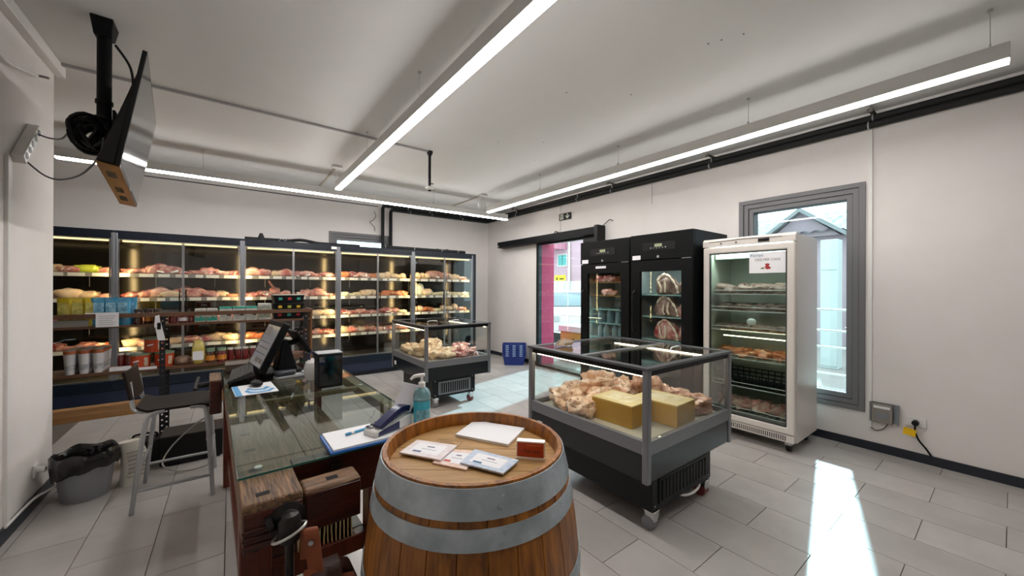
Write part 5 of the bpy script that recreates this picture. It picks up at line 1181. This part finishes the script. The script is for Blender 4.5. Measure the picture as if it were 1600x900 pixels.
pc = thing('computer_case', 'flat black computer case on the floor behind the stool', 'computer', (-.25, 4.22, 0))
box('case', m_black, pc, -.2, .2, -.14, .14, .012, .235, bevel=.006)
box('top_cover', mat('dark grey cover', '#3f3c3a', .5), pc, -.2, .2, -.14, .14, .2355, .245, bevel=.003)
box('white_label', m_paper, pc, .09, .13, -.142, -.1405, .16, .2)
for x in (-.17, .17):
    for y in (-.11, .11): MB().cyl((x, y, 0), (x, y, .012), .015, 8).build('foot', m_black, pc)
bk = thing('black_bag_box', 'small black box with handle on the floor behind the fan heater', 'box', (-.56, 4.3, 0))
box('box', mat('charcoal box', '#17181b', .6), bk, -.11, .11, -.08, .08, 0, .2, bevel=.01)
MB().tube(spline([(-.07, 0, .2), (-.06, 0, .235), (.06, 0, .235), (.07, 0, .2)]), .008, 6).build('handle', m_black, bk)
tag(MB().tube(spline([(-.02, 3.75, .6), (-.1, 3.9, .45), (-.25, 4.05, .3), (-.38, 4.06, .16), (-.42, 3.98, .06), (-.3, 3.9, .012), (-.15, 3.92, .012), (-.1, 4.0, .05)]), .006, 6).build('floor_cable', mat('pale cable', '#a09c94', .5)), 'pale cable looping from counter to the floor behind the stool', 'cable')
tag(MB().tube(spline([(.02, 3.66, .7), (.0, 3.7, .5), (.03, 3.68, .3), (.0, 3.7, .1), (.05, 3.8, .012)]), .005, 6).build('floor_cable', MATS['pale cable']), 'pale cable dropping from the far end of the counter to the floor', 'cable')
# ------------------------------------------------------------------ blue shopping baskets
m_bask = mat('blue basket plastic', '#16307c', .35)
def basket_mesh():
    b = MB(); W2, D2, h = .22, .15, .2
    lv = [(.83, 0), (.84, .012), (.97, .165), (1.0, .17), (1.03, .19), (1.03, .2), (.98, .2), (.95, .165), (.81, .014)]
    P0 = rrect(-W2, W2, -D2, D2, .04, 3)
    for s, z in lv: b.v += [(x*s, y*s, z*h/.2) for x, y in P0]
    n = len(P0)
    for i in range(len(lv)-1):
        for k in range(n): b.f.append((i*n+k, i*n+(k+1) % n, i*n+n+(k+1) % n, i*n+n+k))
    b.f += [tuple(range(n-1, -1, -1)), tuple((len(lv)-1)*n+k for k in range(n))]
    return b.mesh('basket_body', m_bask)
bme = basket_mesh()
m_slot = mat('pale gap', '#a9c0dc', .5)
slot = MB().box(-.028, .028, -.1575, -.1545, .172, .186).mesh('handle_slot', m_slot, smooth=False)
BLV = ('lowest', 'second lowest', 'third lowest', 'fourth lowest', 'fifth lowest', 'topmost')
for k in range(6):
    t = thing('shopping_basket', '%s blue plastic shopping basket in the stack by the right wall' % BLV[k], 'basket', (4.36, 5.74, .0005+.038*k), math.radians(-38), 'stacked blue baskets')
    inst('body', bme, t)
    for x in (-.13, .0, .13): inst('handle_slot', slot, t, (x, 0, 0))
# small counter outside the door
yc = thing('wooden_chest', 'yellow wooden chest with pale top outside the entrance door', 'chest', (5.45, 5.3, -.02))
box('chest', mat('honey wood', '#c39a45', .5, var=.4, scale=4, col2='#a67c2e'), yc, 0, .45, -.3, .3, 0, .6, bevel=.01)
box('top', m_whitem, yc, -.03, .48, -.33, .33, .6, .72, bevel=.01)
box('drawer', MATS['honey wood'], yc, -.012, 0, -.24, .24, .36, .56, bevel=.006)
MB().cyl((-.012, -.08, .46), (-.03, -.08, .46), .015, 8).build('knob', m_iron, yc)
# brown paper bag lying on the larger island
t = thing('folded_paper_bag', 'crumpled brown paper lying on the far corner of the larger island freezer', 'paper', (2.12, 2.12, 1.0045), .5)
b = lump(97, .2, .12, .045, 18, 8, .35, .9); b.build('bag', mat('kraft paper', '#8d7b66', .7, var=.4, scale=9, col2='#a8967e', bump=.3), t)
